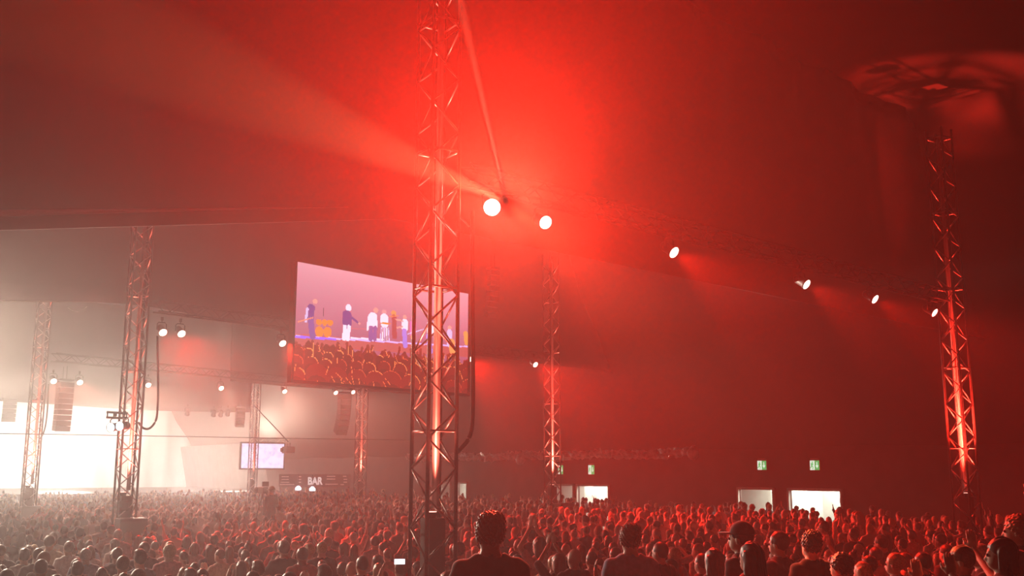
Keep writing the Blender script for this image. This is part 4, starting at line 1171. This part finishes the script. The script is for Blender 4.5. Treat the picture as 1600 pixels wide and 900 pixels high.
for (dep, x, y, zb, hx, hy) in spots[:N_IND]:
    fem, pose, hair, hc, sh, sl_, sc = look()
    o = person(x, y, zb, facing(x, y, rr.gauss(0, .28)), sc, pose, hair, hc, sh, sl_, rr.choices(range(5), [30, 25, 25, 12, 8])[0], rr.randrange(4), .0225, 'cap' if rr.random() < .05 and hair in ('short', 'crop') else None, .93 if fem else 1.04, dep < 17)
    key = ('%s %s person in %s top %s, %s' % (HAIRW[hair], hc, sh, POSEW[pose], zone(hx))) if hair else ('bald person in %s top %s, %s' % (sh, POSEW[pose], zone(hx)))
    descr.setdefault(key, []).append((hx, o))
ORD = ['leftmost', 'second from left', 'third from left', 'fourth from left', 'fifth from left', 'sixth from left', 'seventh from left', 'eighth from left']
for key, lst in descr.items():
    lst.sort(key=lambda e: e[0])
    for i, (hx, o) in enumerate(lst):
        o['label'] = key if len(lst) == 1 else key + ', ' + ORD[min(i, 7)]
# ---- the rest of the crowd, too far and too many to tell apart: one object
def far_mesh(pose, hair, h, zlow):
    lo, hi = (-.44, -.24, zlow), (.44, .62, max(1.84, max(a[1][2] for a in POSES[pose]) + .2))
    def f(P):
        d = np.minimum(sd_body(P, pose, True), sd_shirt(P, pose, .5))
        if hair: d = np.minimum(d, sd_hair(P, hair))
        return d
    v, q = surface_net(f, lo, hi, h)
    P = v.astype(np.float32)
    ds = [sd_body(P, pose, True), sd_shirt(P, pose, .5) - .006, (sd_hair(P, hair) - .008) if hair else np.full(len(P), 9.)]
    return v, q, np.argmin(np.stack(ds), 0)
FAR = {}
VS, QS, CS = [], [], []; nv = 0
far_n = 0
for (dep, x, y, zb, hx, hy) in spots[N_IND:]:
    fem, pose, hair, hc, sh, sl_, sc = look()
    if dep > 45 and rr.random() < .25: continue
    if pose in ('down', 'drink', 'phone') and rr.random() < (.14 if hx < 760 else .015): pose = rr.choice(['both_up', 'one_up', 'high'])
    lod = 0 if dep < 30 else (1 if dep < 44 else 2)
    if pose in ('phone', 'drink'): pose = 'clap' if lod == 2 else pose
    if hair in ('bob', 'pony', 'bun', 'quiff') and lod: hair = 'long' if fem else 'short'
    k = (pose, hair, lod)
    if k not in FAR: FAR[k] = far_mesh(pose, hair, (.046, .06, .075)[lod], (.95, 1.1, 1.22)[lod])
    v, q, cls = FAR[k]
    a = facing(x, y, rr.gauss(0, .3)); ca_, sa_ = math.cos(a), math.sin(a)
    R = np.array([[ca_, sa_, 0], [-sa_, ca_, 0], [0, 0, 1]])
    VS.append((v * sc) @ R + np.array((x, y, zb))); QS.append(q + nv); nv += len(v)
    sk = rr.choice([(0.62, 0.40, 0.30), (0.55, 0.34, 0.25), (0.70, 0.48, 0.38), (0.30, 0.18, 0.12)])
    pal = np.array([sk, SHIRTC[sh], HAIRC[hc]])
    CS.append(pal[cls]); far_n += 1
V_ = np.concatenate(VS); Q_ = np.concatenate(QS); C_ = np.concatenate(CS)
me = to_mesh('far_crowd', [(V_, Q_)])
catt = me.color_attributes.new('tint', 'FLOAT_COLOR', 'POINT')
if len(catt.data) == len(C_): catt.data.foreach_set('color', np.concatenate([C_, np.ones((len(C_), 1))], 1).astype(np.float32).ravel())
else: print('TINT MISMATCH', len(catt.data), len(C_))
mc = bpy.data.materials.new('crowd_cloth_and_skin'); mc.use_nodes = True
b = mc.node_tree.nodes['Principled BSDF']; an = mc.node_tree.nodes.new('ShaderNodeAttribute'); an.attribute_name = 'tint'
mc.node_tree.links.new(an.outputs['Color'], b.inputs['Base Color']); b.inputs['Roughness'].default_value = .6; b.inputs['Sheen Weight'].default_value = .4; b.inputs['Sheen Roughness'].default_value = .35
o = link('far_crowd', me, m=mc, kind='stuff'); tag(o, 'dense distant crowd of concertgoers filling the tent floor', 'crowd')
print('FAR', far_n, 'tris', len(Q_) * 2, 'spots', len(spots))
